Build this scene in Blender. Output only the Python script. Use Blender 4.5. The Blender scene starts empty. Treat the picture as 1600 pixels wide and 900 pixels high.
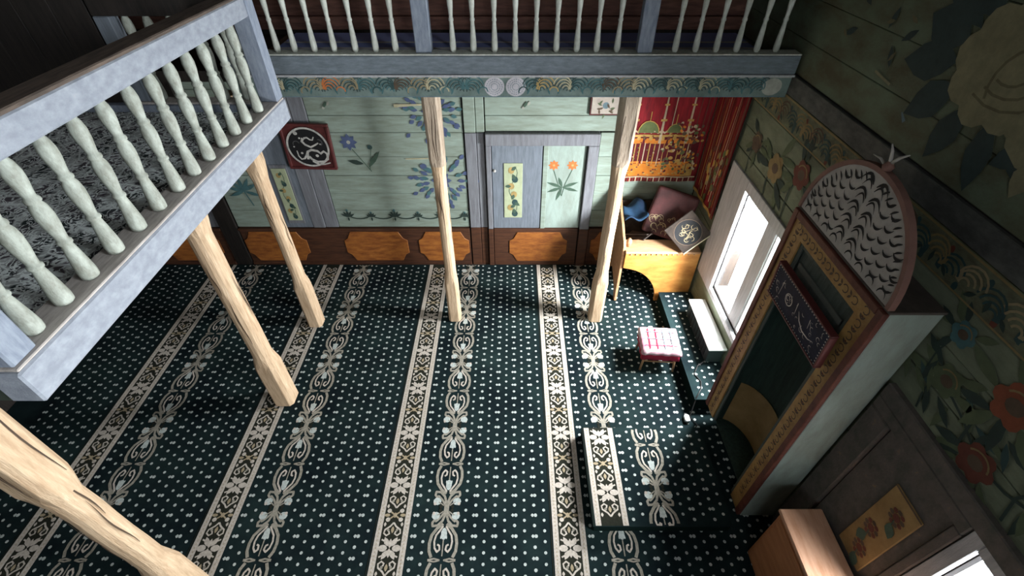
import bpy, math, random
from mathutils import Vector, Matrix, Euler
R = math.radians
C = bpy.context.scene.collection
sc = bpy.context.scene
rnd = random.Random(7)

# ---------------------------------------------------------------- camera
cam_d = bpy.data.cameras.new('camera'); cam = bpy.data.objects.new('camera', cam_d); C.objects.link(cam)
cam_d.sensor_width = 36; cam_d.lens = 742/1600*36; cam_d.clip_start = .02
cam.location = (0, 0, 3.4); cam.rotation_euler = (R(90-41.9), 0, 0)
sc.camera = cam
# ---------------------------------------------------------------- world, daylight through the windows, exposure
w = bpy.data.worlds.new('world'); sc.world = w; w.use_nodes = True
bg = w.node_tree.nodes['Background']; bg.inputs[0].default_value = (.90, .95, 1, 1); bg.inputs[1].default_value = 3.2
sc.view_settings.view_transform = 'Standard'; sc.view_settings.look = 'None'
sc.view_settings.gamma = 1; sc.view_settings.use_curve_mapping = False
sc.view_settings.exposure = 0.5
def area(name, loc, rot, sx, sy, power, col=(1, .97, .93)):
    d = bpy.data.lights.new(name, 'AREA'); d.shape = 'RECTANGLE'; d.size = sx; d.size_y = sy; d.energy = power; d.color = col
    o = bpy.data.objects.new(name, d); C.objects.link(o); o.location = loc; o.rotation_euler = rot; return o
# windows of the right wall (lower pair), facing -X
area('daylight_window_far', (2.06, 2.86, 1.30), (0, R(62), 0), .5, .55, 230, (.95, .98, 1))
area('daylight_window_near', (2.12, .10, .92), (0, R(90), 0), .8, .8, 125, (.95, .98, 1))
# windows in the wall behind the camera
area('daylight_window_rear', (-.2, -2.75, 3.3), (R(90), 0, 0), 2.0, .9, 12, (.9, .96, 1))
area('daylight_window_upper', (2.12, -.4, 3.75), (0, R(80), 0), .85, .9, 110, (.88, .95, 1))

# ---------------------------------------------------------------- materials
MATS = {}
def mat(name, c1, c2=None, scale=6, stretch=(1, 1, 1), rough=.75, bump=.15, detail=6, spec=.3, lo=.35, hi=.65, c3=None, fine=40):
    if name in MATS: return MATS[name]
    if c2 is None: c2 = tuple(q*.75 for q in c1)
    m = bpy.data.materials.new(name); m.use_nodes = True; nt = m.node_tree; N = nt.nodes; L = nt.links
    b = N['Principled BSDF']; b.inputs['Roughness'].default_value = rough; b.inputs['Specular IOR Level'].default_value = spec
    tc = N.new('ShaderNodeTexCoord'); mp = N.new('ShaderNodeMapping'); mp.inputs['Scale'].default_value = stretch
    L.new(tc.outputs['Object'], mp.inputs['Vector'])
    n1 = N.new('ShaderNodeTexNoise'); n1.inputs['Scale'].default_value = scale; n1.inputs['Detail'].default_value = detail; n1.inputs['Roughness'].default_value = .65
    L.new(mp.outputs[0], n1.inputs['Vector'])
    r = N.new('ShaderNodeValToRGB'); r.color_ramp.elements[0].position = lo; r.color_ramp.elements[1].position = hi
    r.color_ramp.elements[0].color = (*c2, 1); r.color_ramp.elements[1].color = (*c1, 1)
    if c3 is not None:
        e = r.color_ramp.elements.new(min(.98, hi+.1)); e.color = (*c3, 1)
    L.new(n1.outputs['Fac'], r.inputs['Fac']); L.new(r.outputs[0], b.inputs['Base Color'])
    if bump:
        n2 = N.new('ShaderNodeTexNoise'); n2.inputs['Scale'].default_value = fine; n2.inputs['Detail'].default_value = 4
        L.new(mp.outputs[0], n2.inputs['Vector'])
        bp = N.new('ShaderNodeBump'); bp.inputs['Strength'].default_value = bump; bp.inputs['Distance'].default_value = .01
        L.new(n2.outputs['Fac'], bp.inputs['Height']); L.new(bp.outputs[0], b.inputs['Normal'])
    MATS[name] = m; return m
def paint(name, c, rough=.8):      # a painted mark, slightly faded
    return mat(name, c, tuple(q*.7 for q in c), scale=14, rough=rough, bump=.05)
GRX = (1.2, 9, 9); GRY = (9, 1.2, 9); GRZ = (9, 9, 1.0)
M_green = mat('green_paint_boards', (.285, .355, .305), (.215, .255, .205), 4, (1.2, 4, 7), c3=(.33, .39, .34))
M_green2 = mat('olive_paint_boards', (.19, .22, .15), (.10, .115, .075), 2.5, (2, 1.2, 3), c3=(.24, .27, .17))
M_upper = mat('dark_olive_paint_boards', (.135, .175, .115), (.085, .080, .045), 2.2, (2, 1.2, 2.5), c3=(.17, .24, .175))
M_teal = mat('teal_paint', (.32, .40, .36), (.24, .29, .25), 4, (3, 3, 1))
M_slate = mat('slate_blue_paint', (.20, .23, .27), (.13, .15, .175), 5, GRZ)
M_slate2 = mat('grey_purple_paint', (.22, .23, .25), (.15, .15, .165), 5, GRZ)
M_beamY = mat('pale_blue_paint_long', (.35, .38, .43), (.25, .275, .32), 8, (4, 2.5, 4), c3=(.42, .41, .43), rough=.7)
M_beamX = mat('grey_blue_paint_long', (.185, .22, .25), (.12, .145, .165), 7, (2.0, 8, 8), c3=(.25, .28, .29), rough=.7)
M_postblue = mat('blue_paint_post', (.29, .33, .39), (.19, .22, .28), 7, (8, 8, 2.0), c3=(.34, .36, .40))
M_ledge = mat('bare_worn_wood', (.62, .57, .53), (.40, .36, .33), 8, GRY, c3=(.42, .42, .42))
M_railtop = mat('dark_brown_rail_top', (.16, .12, .095), (.07, .055, .045), 7, GRY)
M_bal = mat('pale_green_turned_wood', (.47, .51, .45), (.27, .28, .235), 9, (4, 4, 2), c3=(.55, .62, .58), rough=.6)
M_balw = mat('white_green_turned_wood', (.70, .73, .66), (.48, .50, .44), 9, (4, 4, 2), rough=.55)
M_post = mat('bare_pine_post', (.72, .54, .36), (.50, .34, .21), 5, GRZ, c3=(.80, .66, .50), bump=.35, fine=22)
M_postd = mat('cracked_grey_wood', (.52, .42, .32), (.33, .25, .18), 6, GRZ, c3=(.55, .44, .32), bump=.45, fine=20)
M_crack = mat('dark_crack', (.09, .06, .04), None, bump=0)
M_dado = mat('dark_brown_dado', (.10, .042, .022), (.05, .022, .014), 5, GRX, rough=.5)
M_oct = mat('orange_grained_panel', (.40, .145, .032), (.21, .065, .018), 4, (2, 6, 7), c3=(.46, .2, .06), rough=.5)
M_dark = mat('dark_brown_wood', (.030, .024, .020), (.014, .012, .011), 5, GRZ)
M_redwood = mat('red_brown_boards', (.26, .125, .09), (.13, .062, .05), 5, GRX)
M_floorwood = mat('floor_wood', (.16, .11, .08), None, 5, GRX)
M_ceil = mat('dark_ceiling_wood', (.07, .055, .045), None, 4, GRX)
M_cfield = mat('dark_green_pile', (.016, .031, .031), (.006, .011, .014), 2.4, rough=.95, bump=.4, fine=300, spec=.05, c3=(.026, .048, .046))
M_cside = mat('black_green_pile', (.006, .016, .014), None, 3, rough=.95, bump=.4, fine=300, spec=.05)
M_cpale = mat('cream_yarn', (.66, .60, .53), (.46, .41, .35), 60, rough=.95, bump=.3, fine=300, spec=.05)
M_cdot = mat('white_yarn', (.60, .65, .62), (.40, .45, .43), 60, rough=.95, bump=.3, fine=300, spec=.05)
M_cbeige = mat('beige_yarn', (.40, .37, .31), (.25, .235, .19), 60, rough=.95, bump=.3, fine=300, spec=.05)
M_ctan = mat('tan_yarn', (.46, .38, .26), (.34, .27, .17), 60, rough=.95, bump=.3, fine=300, spec=.05)
M_cbrown = mat('dark_brown_yarn', (.028, .030, .022), None, 60, rough=.95, bump=.3, fine=300, spec=.05)
M_mred = mat('red_brown_frame_paint', (.15, .048, .030), (.08, .026, .019), 7, (4, 2, 2), rough=.6)
M_ochre = mat('ochre_paint', (.40, .245, .085), (.28, .155, .05), 8, (3, 2, 2), rough=.6)
M_mgrey = mat('mihrab_grey_green', (.085, .105, .095), (.05, .065, .055), 5, GRZ)
M_mdark = mat('niche_dark_green', (.020, .045, .036), (.012, .024, .02), 5, GRZ)
M_myel = mat('niche_yellow_paint', (.30, .20, .085), (.2, .13, .05), 5)
M_mtop = mat('dusty_dark_top', (.10, .085, .072), (.055, .045, .04), 6)
M_crest = mat('crest_pale_grey', (.46, .44, .41), (.33, .31, .29), 8, rough=.7)
M_crestedge = mat('crest_pink_edge', (.24, .13, .105), None, 8)
M_black = paint('black_paint', (.012, .012, .013))
M_navy = mat('navy_plaque', (.012, .018, .042), (.006, .009, .020), 12, rough=.7, spec=.15)
M_silver = mat('silver_lettering', (.62, .60, .55), (.35, .34, .32), 30, rough=.4)
M_plaqred = mat('maroon_frame', (.13, .032, .030), (.07, .02, .02), 8, rough=.45)
M_gold = mat('golden_pine', (.52, .245, .062), (.34, .13, .03), 3.5, (1.5, 5, 5), c3=(.60, .33, .10), rough=.45)
M_goldl = mat('pale_pine', (.46, .27, .15), (.33, .18, .09), 4, (1.5, 5, 6), rough=.5)
M_boxo = mat('orange_pine_side', (.42, .19, .085), (.32, .13, .055), 4, GRY, rough=.55)
M_boxt = mat('salmon_pine_top', (.55, .33, .22), (.42, .22, .13), 4, GRY, rough=.5)
M_velvet = mat('red_velvet', (.26, .008, .014), (.13, .004, .008), 6, (6, 6, 1), rough=.8)
M_velvetd = mat('dark_red_velvet', (.10, .004, .008), None, 6, rough=.8)
M_white = mat('white_enamel', (.85, .86, .86), (.80, .80, .80), 4, rough=.4, bump=0)
M_heater = mat('dark_green_metal', (.03, .045, .045), None, 4, rough=.4, bump=0)
M_winf = mat('grey_window_paint', (.46, .46, .47), (.33, .33, .34), 6, GRZ, rough=.5)
M_pinkc = mat('pink_white_cloth', (.58, .50, .53), (.55, .20, .28), 5, rough=.9, c3=(.62, .60, .63))
M_redc = mat('red_cloth', (.45, .02, .06), (.30, .01, .04), 12, rough=.9)
M_bluec = mat('blue_cloth', (.015, .05, .10), (.008, .02, .05), 8, rough=.9)
M_cush = mat('maroon_leather', (.075, .025, .025), (.03, .014, .014), 6, rough=.65, spec=.2)
M_carv = mat('dark_carved_wood', (.045, .033, .026), (.022, .017, .014), 10, rough=.75, spec=.15)
M_cord = mat('black_cord', (.012, .012, .012), None, bump=0, rough=.4)
M_pdoor = mat('mottled_grey_paint', (.125, .105, .095), (.07, .07, .06), 9, (2, 2, 1.5), c3=(.24, .15, .08))
M_yelpan = mat('yellow_ochre_panel', (.33, .22, .09), (.22, .14, .055), 7)
M_paper = mat('yellow_green_strip', (.45, .50, .32), (.36, .40, .26), 10)
def kilim_mat():
    m = bpy.data.materials.new('striped_kilim'); m.use_nodes = True; N = m.node_tree.nodes; L = m.node_tree.links
    b = N['Principled BSDF']; b.inputs['Roughness'].default_value = .95
    tc = N.new('ShaderNodeTexCoord'); sx = N.new('ShaderNodeSeparateXYZ'); L.new(tc.outputs['Object'], sx.inputs[0])
    nz = N.new('ShaderNodeTexNoise'); nz.inputs['Scale'].default_value = 18
    L.new(tc.outputs['Object'], nz.inputs['Vector'])
    ad = N.new('ShaderNodeMath'); ad.operation = 'MULTIPLY_ADD'; ad.inputs[1].default_value = .02
    L.new(nz.outputs['Fac'], ad.inputs[0]); L.new(sx.outputs['Y'], ad.inputs[2])
    mr = N.new('ShaderNodeMapRange'); mr.inputs['From Min'].default_value = 0; mr.inputs['From Max'].default_value = .95
    L.new(ad.outputs[0], mr.inputs['Value'])
    r = N.new('ShaderNodeValToRGB'); r.color_ramp.interpolation = 'CONSTANT'
    cols = [(0, (.10, .12, .24)), (.12, (.24, .20, .24)), (.18, (.10, .13, .30)), (.30, (.34, .28, .34)), (.35, (.10, .13, .32)), (.47, (.34, .28, .34)), (.51, (.12, .14, .36)), (.8, (.22, .10, .09)), (.9, (.32, .16, .11))]
    cols = [(p_, tuple(min(.75, q_*2.8) for q_ in c_)) for p_, c_ in cols]
    r.color_ramp.elements[0].color = (*cols[0][1], 1); r.color_ramp.elements[1].position = cols[1][0]; r.color_ramp.elements[1].color = (*cols[1][1], 1)
    for p_, c_ in cols[2:]:
        e = r.color_ramp.elements.new(p_); e.color = (*c_, 1)
    L.new(mr.outputs[0], r.inputs['Fac']); L.new(r.outputs[0], b.inputs['Base Color'])
    return m
M_kilim = kilim_mat()
def gallery_carpet_mat():
    m = bpy.data.materials.new('figured_gallery_carpet'); m.use_nodes = True; N = m.node_tree.nodes; L = m.node_tree.links
    b = N['Principled BSDF']; b.inputs['Roughness'].default_value = .95
    tc = N.new('ShaderNodeTexCoord')
    def ramp(src, stops):
        r = N.new('ShaderNodeValToRGB'); r.color_ramp.elements[0].position = stops[0][0]; r.color_ramp.elements[0].color = (*[stops[0][1]]*3, 1)
        r.color_ramp.elements[1].position = stops[1][0]; r.color_ramp.elements[1].color = (*[stops[1][1]]*3, 1)
        for p_, v_ in stops[2:]:
            e = r.color_ramp.elements.new(p_); e.color = (v_, v_, v_, 1)
        L.new(src, r.inputs['Fac']); return r.outputs[0]
    nz = N.new('ShaderNodeTexNoise'); nz.inputs['Scale'].default_value = 17; nz.inputs['Detail'].default_value = 2; nz.inputs['Distortion'].default_value = 2.5
    L.new(tc.outputs['Object'], nz.inputs['Vector'])
    a = ramp(nz.outputs['Fac'], [(.41, 0), (.455, 1), (.52, 1), (.56, 0)])
    vo = N.new('ShaderNodeTexVoronoi'); vo.feature = 'DISTANCE_TO_EDGE'; vo.inputs['Scale'].default_value = 7.5
    L.new(tc.outputs['Object'], vo.inputs['Vector'])
    e = ramp(vo.outputs['Distance'], [(0, 1), (.06, 0)])
    wv = N.new('ShaderNodeTexWave'); wv.inputs['Scale'].default_value = 2.3; wv.inputs['Distortion'].default_value = 5; wv.inputs['Detail'].default_value = 3; wv.inputs['Detail Scale'].default_value = 3
    L.new(tc.outputs['Object'], wv.inputs['Vector'])
    g = ramp(wv.outputs['Fac'], [(.80, 0), (.95, .55)])
    mx = N.new('ShaderNodeMath'); mx.operation = 'MAXIMUM'; L.new(a, mx.inputs[0]); L.new(e, mx.inputs[1])
    mx2 = N.new('ShaderNodeMath'); mx2.operation = 'MAXIMUM'; L.new(mx.outputs[0], mx2.inputs[0]); L.new(g, mx2.inputs[1])
    n3 = N.new('ShaderNodeTexNoise'); n3.inputs['Scale'].default_value = 8
    L.new(tc.outputs['Object'], n3.inputs['Vector'])
    base = N.new('ShaderNodeMix'); base.data_type = 'RGBA'; base.inputs[6].default_value = (.020, .035, .036, 1); base.inputs[7].default_value = (.10, .085, .10, 1)
    L.new(ramp(n3.outputs['Fac'], [(.4, 0), (.6, 1)]), base.inputs[0])
    mi = N.new('ShaderNodeMix'); mi.data_type = 'RGBA'; L.new(mx2.outputs[0], mi.inputs[0]); L.new(base.outputs[2], mi.inputs[6]); mi.inputs[7].default_value = (.86, .92, .90, 1)
    L.new(mi.outputs[2], b.inputs['Base Color']); return m
M_galcarpet = gallery_carpet_mat()
def glass_mat():
    m = bpy.data.materials.new('window_glass'); m.use_nodes = True; N = m.node_tree.nodes; L = m.node_tree.links
    N.remove(N['Principled BSDF']); t = N.new('ShaderNodeBsdfTransparent'); g = N.new('ShaderNodeBsdfGlossy'); g.inputs['Roughness'].default_value = .03
    x = N.new('ShaderNodeMixShader'); x.inputs[0].default_value = .06; L.new(t.outputs[0], x.inputs[1]); L.new(g.outputs[0], x.inputs[2])
    L.new(x.outputs[0], N['Material Output'].inputs[0]); return m
M_glass = glass_mat()
# painted colours
P_blue = paint('paint_blue', (.085, .115, .22)); P_teal = paint('paint_teal', (.07, .16, .17)); P_dteal = paint('paint_dark_teal', (.035, .075, .075))
P_leaf = paint('paint_leaf', (.07, .12, .085)); P_dleaf = paint('paint_dark_leaf', (.030, .050, .042)); P_pale = paint('paint_pale', (.42, .42, .36))
P_cream = paint('paint_cream', (.50, .46, .30)); P_gold = paint('paint_gold', (.46, .33, .13)); P_orange = paint('paint_orange', (.55, .17, .05))
P_brown = paint('paint_brown', (.11, .075, .05)); P_white = paint('paint_lilac_white', (.55, .53, .56)); P_red = paint('paint_red', (.15, .045, .03))
P_bluegrey = paint('paint_bluegrey', (.15, .22, .25)); P_ftan = paint('paint_tan', (.32, .26, .15)); P_fbg = paint('frieze_ground', (.17, .23, .21)); P_fdark = paint('frieze_dark', (.055, .085, .08))
P_uflower = paint('paint_upper_flower', (.25, .235, .14)); P_uleaf = paint('paint_upper_leaf', (.040, .062, .058)); P_ushade = paint('paint_upper_petal_line', (.155, .14, .078))
P_dimgold = paint('paint_dim_gold', (.26, .19, .085)); P_dimgreen = paint('paint_dim_green', (.10, .13, .07))

# ---------------------------------------------------------------- mesh helpers
class MB:
    def __init__(s): s.v = []; s.f = []; s.m = []; s.mats = []; s.sm = []
    def mi(s, m):
        if m not in s.mats: s.mats.append(m)
        return s.mats.index(m)
    def add(s, vs, fs, m, smooth=False):
        o = len(s.v); s.v += [tuple(q) for q in vs]; k = s.mi(m)
        for f in fs: s.f.append(tuple(o+i for i in f)); s.m.append(k); s.sm.append(smooth)
    def box(s, x0, x1, y0, y1, z0, z1, m):
        v = [(x, y, z) for z in (z0, z1) for y in (y0, y1) for x in (x0, x1)]
        s.add(v, [(0, 2, 3, 1), (4, 5, 7, 6), (0, 1, 5, 4), (2, 6, 7, 3), (0, 4, 6, 2), (1, 3, 7, 5)], m); return s
    def prism(s, pts, axis, a, b, m):       # polygon in the plane normal to axis, extruded a..b
        def P(p, d): return {'x': (d, p[0], p[1]), 'y': (p[0], d, p[1]), 'z': (p[0], p[1], d)}[axis]
        n = len(pts); v = [P(p, a) for p in pts]+[P(p, b) for p in pts]
        s.add(v, [tuple(range(n))[::-1], tuple(range(n, 2*n))]+[(i, (i+1) % n, n+(i+1) % n, n+i) for i in range(n)], m); return s
    def lathe(s, prof, m, cx=0, cy=0, n=14, smooth=True):
        v = []; f = []
        for r, z in prof:
            for i in range(n): a = 2*math.pi*i/n; v.append((cx+r*math.cos(a), cy+r*math.sin(a), z))
        for k in range(len(prof)-1):
            for i in range(n): f.append((k*n+i, k*n+(i+1) % n, (k+1)*n+(i+1) % n, (k+1)*n+i))
        f.append(tuple(range(n))[::-1]); f.append(tuple((len(prof)-1)*n+i for i in range(n)))
        s.add(v, f, m, smooth); return s
    def tube(s, pts, r, m, n=8):
        pts = [Vector(p) for p in pts]; v = []; f = []
        for k, p in enumerate(pts):
            d = (pts[min(k+1, len(pts)-1)]-pts[max(k-1, 0)]).normalized()
            a = d.cross(Vector((0, 0, 1)) if abs(d.z) < .9 else Vector((1, 0, 0))).normalized(); b_ = d.cross(a)
            rr = r[k] if isinstance(r, (list, tuple)) else r
            for i in range(n): t = 2*math.pi*i/n; v.append(p+a*math.cos(t)*rr+b_*math.sin(t)*rr)
        for k in range(len(pts)-1):
            for i in range(n): f.append((k*n+i, k*n+(i+1) % n, (k+1)*n+(i+1) % n, (k+1)*n+i))
        f.append(tuple(range(n))[::-1]); f.append(tuple((len(pts)-1)*n+i for i in range(n)))
        s.add(v, f, m, True); return s
    def build(s, name, parent=None, bevel=0, seg=1):
        me = bpy.data.meshes.new(name); me.from_pydata(s.v, [], s.f)
        for m in s.mats: me.materials.append(m)
        me.polygons.foreach_set('material_index', s.m); me.polygons.foreach_set('use_smooth', s.sm); me.update()
        o = bpy.data.objects.new(name, me); C.objects.link(o)
        if parent:
            o.parent = parent; o.matrix_parent_inverse = Matrix.Translation(-Vector(parent.location)) if parent.type == 'EMPTY' and not parent.rotation_euler.z else Matrix()
        if bevel:
            b = o.modifiers.new('bevel', 'BEVEL'); b.width = bevel; b.segments = seg; b.limit_method = 'ANGLE'
        return o
def thing(name, label, cat, loc=(0, 0, 0), group=None, kind=None):
    o = bpy.data.objects.new(name, None); C.objects.link(o); o.location = loc; o.empty_display_size = .1
    if label: o['label'] = label
    if cat: o['category'] = cat
    if group: o['group'] = group
    if kind: o['kind'] = kind
    return o
def tag(o, label, cat, group=None):
    o['label'] = label; o['category'] = cat
    if group: o['group'] = group
    return o
def struct(o, label=None):
    o['kind'] = 'structure'
    if label: o['label'] = label
    return o
# flat paintwork / woven marks on a surface: map(a, b, lift) -> point
LIFT = .0009
def plane(o, ua, va, n):
    o, ua, va, n = map(Vector, (o, ua, va, n))
    return lambda a, b, l: o+ua*a+va*b+n*((l+1)*LIFT)
GC = [0]
class Deco:
    def __init__(s, mp, mb=None):
        GC[0] += 13; s.c = GC[0]
        def mm(a, b, l): return mp(a, b, l+(s.c % 61)*.015)
        s.mp = mm; s.mb = mb or MB()
    def poly(s, pts, m, l=0):
        s.c += 1
        s.mb.add([s.mp(a, b, l) for a, b in pts], [tuple(range(len(pts)))], m)
    def ell(s, a, b, ra, rb, m, rot=0, l=0, n=10):
        c, q = math.cos(rot), math.sin(rot)
        s.poly([(a+ra*math.cos(t)*c-rb*math.sin(t)*q, b+ra*math.cos(t)*q+rb*math.sin(t)*c) for t in (2*math.pi*i/n for i in range(n))], m, l)
    def rect(s, a0, a1, b0, b1, m, l=0): s.poly([(a0, b0), (a1, b0), (a1, b1), (a0, b1)], m, l)
    def stroke(s, pts, w0, m, w1=None, l=1, taper=False):
        if w1 is None: w1 = w0
        s.c += 1; n = len(pts); L_, R_ = [], []
        for i, (a, b) in enumerate(pts):
            p0 = pts[max(i-1, 0)]; p1 = pts[min(i+1, n-1)]; dx, dy = p1[0]-p0[0], p1[1]-p0[1]; d = math.hypot(dx, dy) or 1
            t = i/max(1, n-1); ww = (w0+(w1-w0)*t)/2
            if taper: ww = w0/2*max(.12, math.sin(math.pi*min(1, .1+.9*t)))
            L_.append((a-dy/d*ww, b+dx/d*ww)); R_.append((a+dy/d*ww, b-dx/d*ww))
        v = [s.mp(a, b, l) for a, b in L_+R_]
        s.mb.add(v, [(i, n+i, n+i+1, i+1) for i in range(n-1)], m)
    def arc(s, a, b, r, t0, t1, wd, m, ry=None, l=1, n=8, taper=False):
        ry = ry or r
        s.stroke([(a+r*math.cos(R(t0+(t1-t0)*i/n)), b+ry*math.sin(R(t0+(t1-t0)*i/n))) for i in range(n+1)], wd, m, l=l, taper=taper)
    def leaf(s, a, b, ln, wd, ang, m, l=1):
        c, q = math.cos(R(ang)), math.sin(R(ang)); pts = []
        prof = [(0, 0), (.2, .6), (.45, 1), (.7, .75), (1, 0)]
        up = [(t*ln, h*wd/2) for t, h in prof]; dn = [(t*ln, -h*wd/2) for t, h in prof[1:-1]][::-1]
        s.poly([(a+x*c-y*q, b+x*q+y*c) for x, y in up+dn], m, l)
    def daisy(s, a, b, r, m, mc, n=8, l=1, ph=0):
        for i in range(n): s.leaf(a, b, r, r*.55, ph+360*i/n, m, l)
        s.ell(a, b, r*.22, r*.22, mc, l=l+1, n=8)
    def rosette(s, a, b, r, m, dirn=1, k=4, wd=None):
        wd = wd or r*.17
        for i in range(k):
            rr = r*(1-.22*i)
            s.arc(a-dirn*r*.12*i, b-r*.1*i, rr, 200 if dirn > 0 else -20, 10 if dirn > 0 else 170, wd, m, l=1+i % 2, taper=False)

# ---------------------------------------------------------------- room shell
XW, YB, XL, YF, ZC, FL = 1.83, 4.22, -4.2, -2.6, 4.4, -.014
struct(MB().box(XL-.15, XW+.15, YF-.15, YB+.15, -.12, FL, M_floorwood).build('floor'), 'wooden floor under the carpet')
ceil = struct(MB().box(XL-.15, XW+.15, YF-.15, YB+.15, ZC, ZC+.1, M_ceil).build('ceiling'))
# back wall: backing, then boards in front
wb = struct(MB().box(XL-.15, XW+.15, YB+.03, YB+.15, FL, ZC, M_dark).build('wall_back'), 'green boarded back wall with painted flowers')
def plankY(x0, x1, z0, z1, m, d=0.0, t=.03, name='plank', parent=None):
    return MB().box(x0, x1, YB-d, YB-d+t-.002, z0, z1, m).build(name, parent or wb, bevel=.004)
cuts = [.49, .70, .90, 1.10, 1.30, 1.54, 1.70, 1.93, 2.16, 2.34]
for i in range(len(cuts)-1):
    j = rnd.uniform(-.003, .003)
    plankY(-1.845, -.455, cuts[i]+.0015, cuts[i+1]-.0015, M_green, j)
    plankY(-2.93, -2.41, cuts[i]+.0015, cuts[i+1]-.0015, M_green, j)
    if cuts[i] > 1.53: plankY(-.245, 1.828, cuts[i]+.0015+(.012 if cuts[i] < 1.6 else 0), cuts[i+1]-.0015, M_green, j)
    else: plankY(.825, 1.828, cuts[i]+.0015, cuts[i+1]-.0015, M_green, j)
# grey side board left of the green field, and its dark post
plankY(-2.405, -2.12, .49, 2.34, M_slate, .006); plankY(-2.115, -1.99, .49, 2.34, M_slate2, .012); plankY(-1.985, -1.85, .49, 2.34, M_slate2, .004)
plankY(-3.12, -2.94, FL, 2.34, M_dark, .02)
for k in range(5): plankY(-4.18+k*.212, -4.18+k*.212+.206, .49, 2.34, M_slate2, rnd.uniform(0, .004))
# pilaster between green field and door
plankY(-.44, -.335, .492, 1.54, M_slate2, .014); plankY(-.33, -.26, .492, 1.54, M_slate2, .008)
plankY(-.44, -.335, FL, .489, M_dado, .016); plankY(-.33, -.26, FL, .489, M_dado, .010)
plankY(-.25, -.20, FL, .488, M_dado, .04); plankY(.715, .815, FL, .488, M_dado, .05)
plankY(-.44, -.335, 1.545, 2.34, M_green, .014); plankY(-.33, -.255, 1.545, 2.34, M_green, .008)
# upper part behind the back gallery
zz = 2.50
MB().box(XL, XW, YB-.03, YB+.028, 2.405, 2.497, M_redwood).build('plank', wb, bevel=.004)
for k in range(8):
    MB().box(XL, XW, YB-.002, YB+.028, zz+k*.235, zz+k*.235+.229, M_redwood if k < 1 else M_dark).build('plank', wb, bevel=.004)
# baseboard (dado) with octagonal panels
def dado(x0, x1, octs, nm='baseboard_back'):
    b = struct(MB().box(x0, x1, YB-.012, YB+.026, FL, .482, M_dado).build(nm, bevel=.003), 'dark brown wainscot with orange octagonal panels along the back wall')
    MB().box(x0, x1, YB-.03, YB-.013, .455, .487, M_dado).build('top_rail', b, bevel=.004)
    MB().box(x0, x1, YB-.026, YB-.013, FL, .035, M_dado).build('bottom_rail', b, bevel=.004)
    for a, c in octs:
        k = .085; z0, z1 = .05, .44
        pts = [(a, z0+k*1.3), (a+k*.5, z0+k), (a+k, z0), (c-k, z0), (c-k*.5, z0+k), (c, z0+k*1.3), (c, z1-k*1.3), (c-k*.5, z1-k), (c-k, z1), (a+k, z1), (a+k*.5, z1-k), (a, z1-k*1.3)]
        MB().prism(pts, 'y', YB-.022, YB-.013, M_oct).build('octagonal_panel', b, bevel=.004)
dado(-2.93, -.455, [(-2.92, -2.24), (-1.83, -1.14), (-1.02, -.47)])
dado(-4.18, -3.125, [(-3.85, -3.2)], 'baseboard_back_left')
dado(.825, 1.828, [(.86, 1.40)], 'baseboard_back_right')
# door in the back wall
d1 = thing('door_1', None, None, (.28, YB, 0)); d1['kind'] = 'structure'; d1['label'] = 'grey framed double door in the back wall with flower panels'
MB().box(-.25, .815, YB-.05, YB+.028, 1.43, 1.545, M_slate2).build('door_frame', d1, bevel=.006)
MB().box(.715, .815, YB-.05, YB+.028, .49, 1.428, M_slate2).build('door_frame', d1, bevel=.006)
MB().box(-.25, -.20, YB-.04, YB+.028, .49, 1.428, M_slate2).build('door_frame', d1, bevel=.006)
l1 = MB().box(-.195, .29, YB-.02, YB+.026, .49, 1.425, M_slate).build('door_leaf', d1, bevel=.005)
l2 = MB().box(.298, .708, YB-.016, YB+.026, .49, 1.425, M_teal).build('door_leaf', d1, bevel=.005)
MB().box(.298, .345, YB-.026, YB-.017, .49, 1.425, M_green).build('stile', l2, bevel=.003)
lo = MB().box(-.195, .708, YB-.02, YB+.026, FL, .483, M_dado).build('lower_panel', d1, bevel=.005)
k = .085; a, c, z0, z1 = -.03, .60, .05, .44
MB().prism([(a, z0+k*1.3), (a+k*.5, z0+k), (a+k, z0), (c-k, z0), (c-k*.5, z0+k), (c, z0+k*1.3), (c, z1-k*1.3), (c-k*.5, z1-k), (c-k, z1), (a+k, z1), (a+k*.5, z1-k), (a, z1-k*1.3)], 'y', YB-.03, YB-.021, M_oct).build('octagonal_panel', lo, bevel=.004)
MB().lathe([(.004, 0), (.012, .006), (.016, .02), (.008, .03)], M_silver, n=10).build('knob', l1).matrix_local = Matrix.Translation((.0, 0, 0))
kn = bpy.data.objects['knob']; kn.matrix_parent_inverse = Matrix(); kn.matrix_local = Matrix.Translation(Vector((-.17, YB-.02, 1.17)))@Matrix.Rotation(R(90), 4, 'X')
def strip(x0, x1, z0, z1, y, parent):
    s_ = MB().box(x0, x1, y-.008, y-.0005, z0, z1, M_paper).build('flower_strip', parent, bevel=.002)
    D = Deco(plane((x0, y-.008, z0), (1, 0, 0), (0, 0, 1), (0, -1, 0))); W = x1-x0; H = z1-z0
    D.stroke([(W*.5+W*.22*math.sin(t*9), H*(.05+.9*t)) for t in [i/16 for i in range(17)]], .006, P_leaf, l=0)
    for q, (fa, fb, mm) in enumerate([(.4, .88, P_gold), (.6, .72, P_dteal), (.4, .6, P_gold), (.55, .45, P_gold), (.6, .3, P_dteal), (.35, .2, P_gold), (.6, .08, P_dteal)]):
        D.ell(W*fa, H*fb, W*.17, W*.2, mm, l=1, n=8); D.leaf(W*fa, H*fb, W*.35, W*.2, 40+q*70, P_leaf, 2)
    D.mb.build('painted_spray', s_)
strip(-.08, .103, .63, 1.245, YB-.02, l1)
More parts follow.
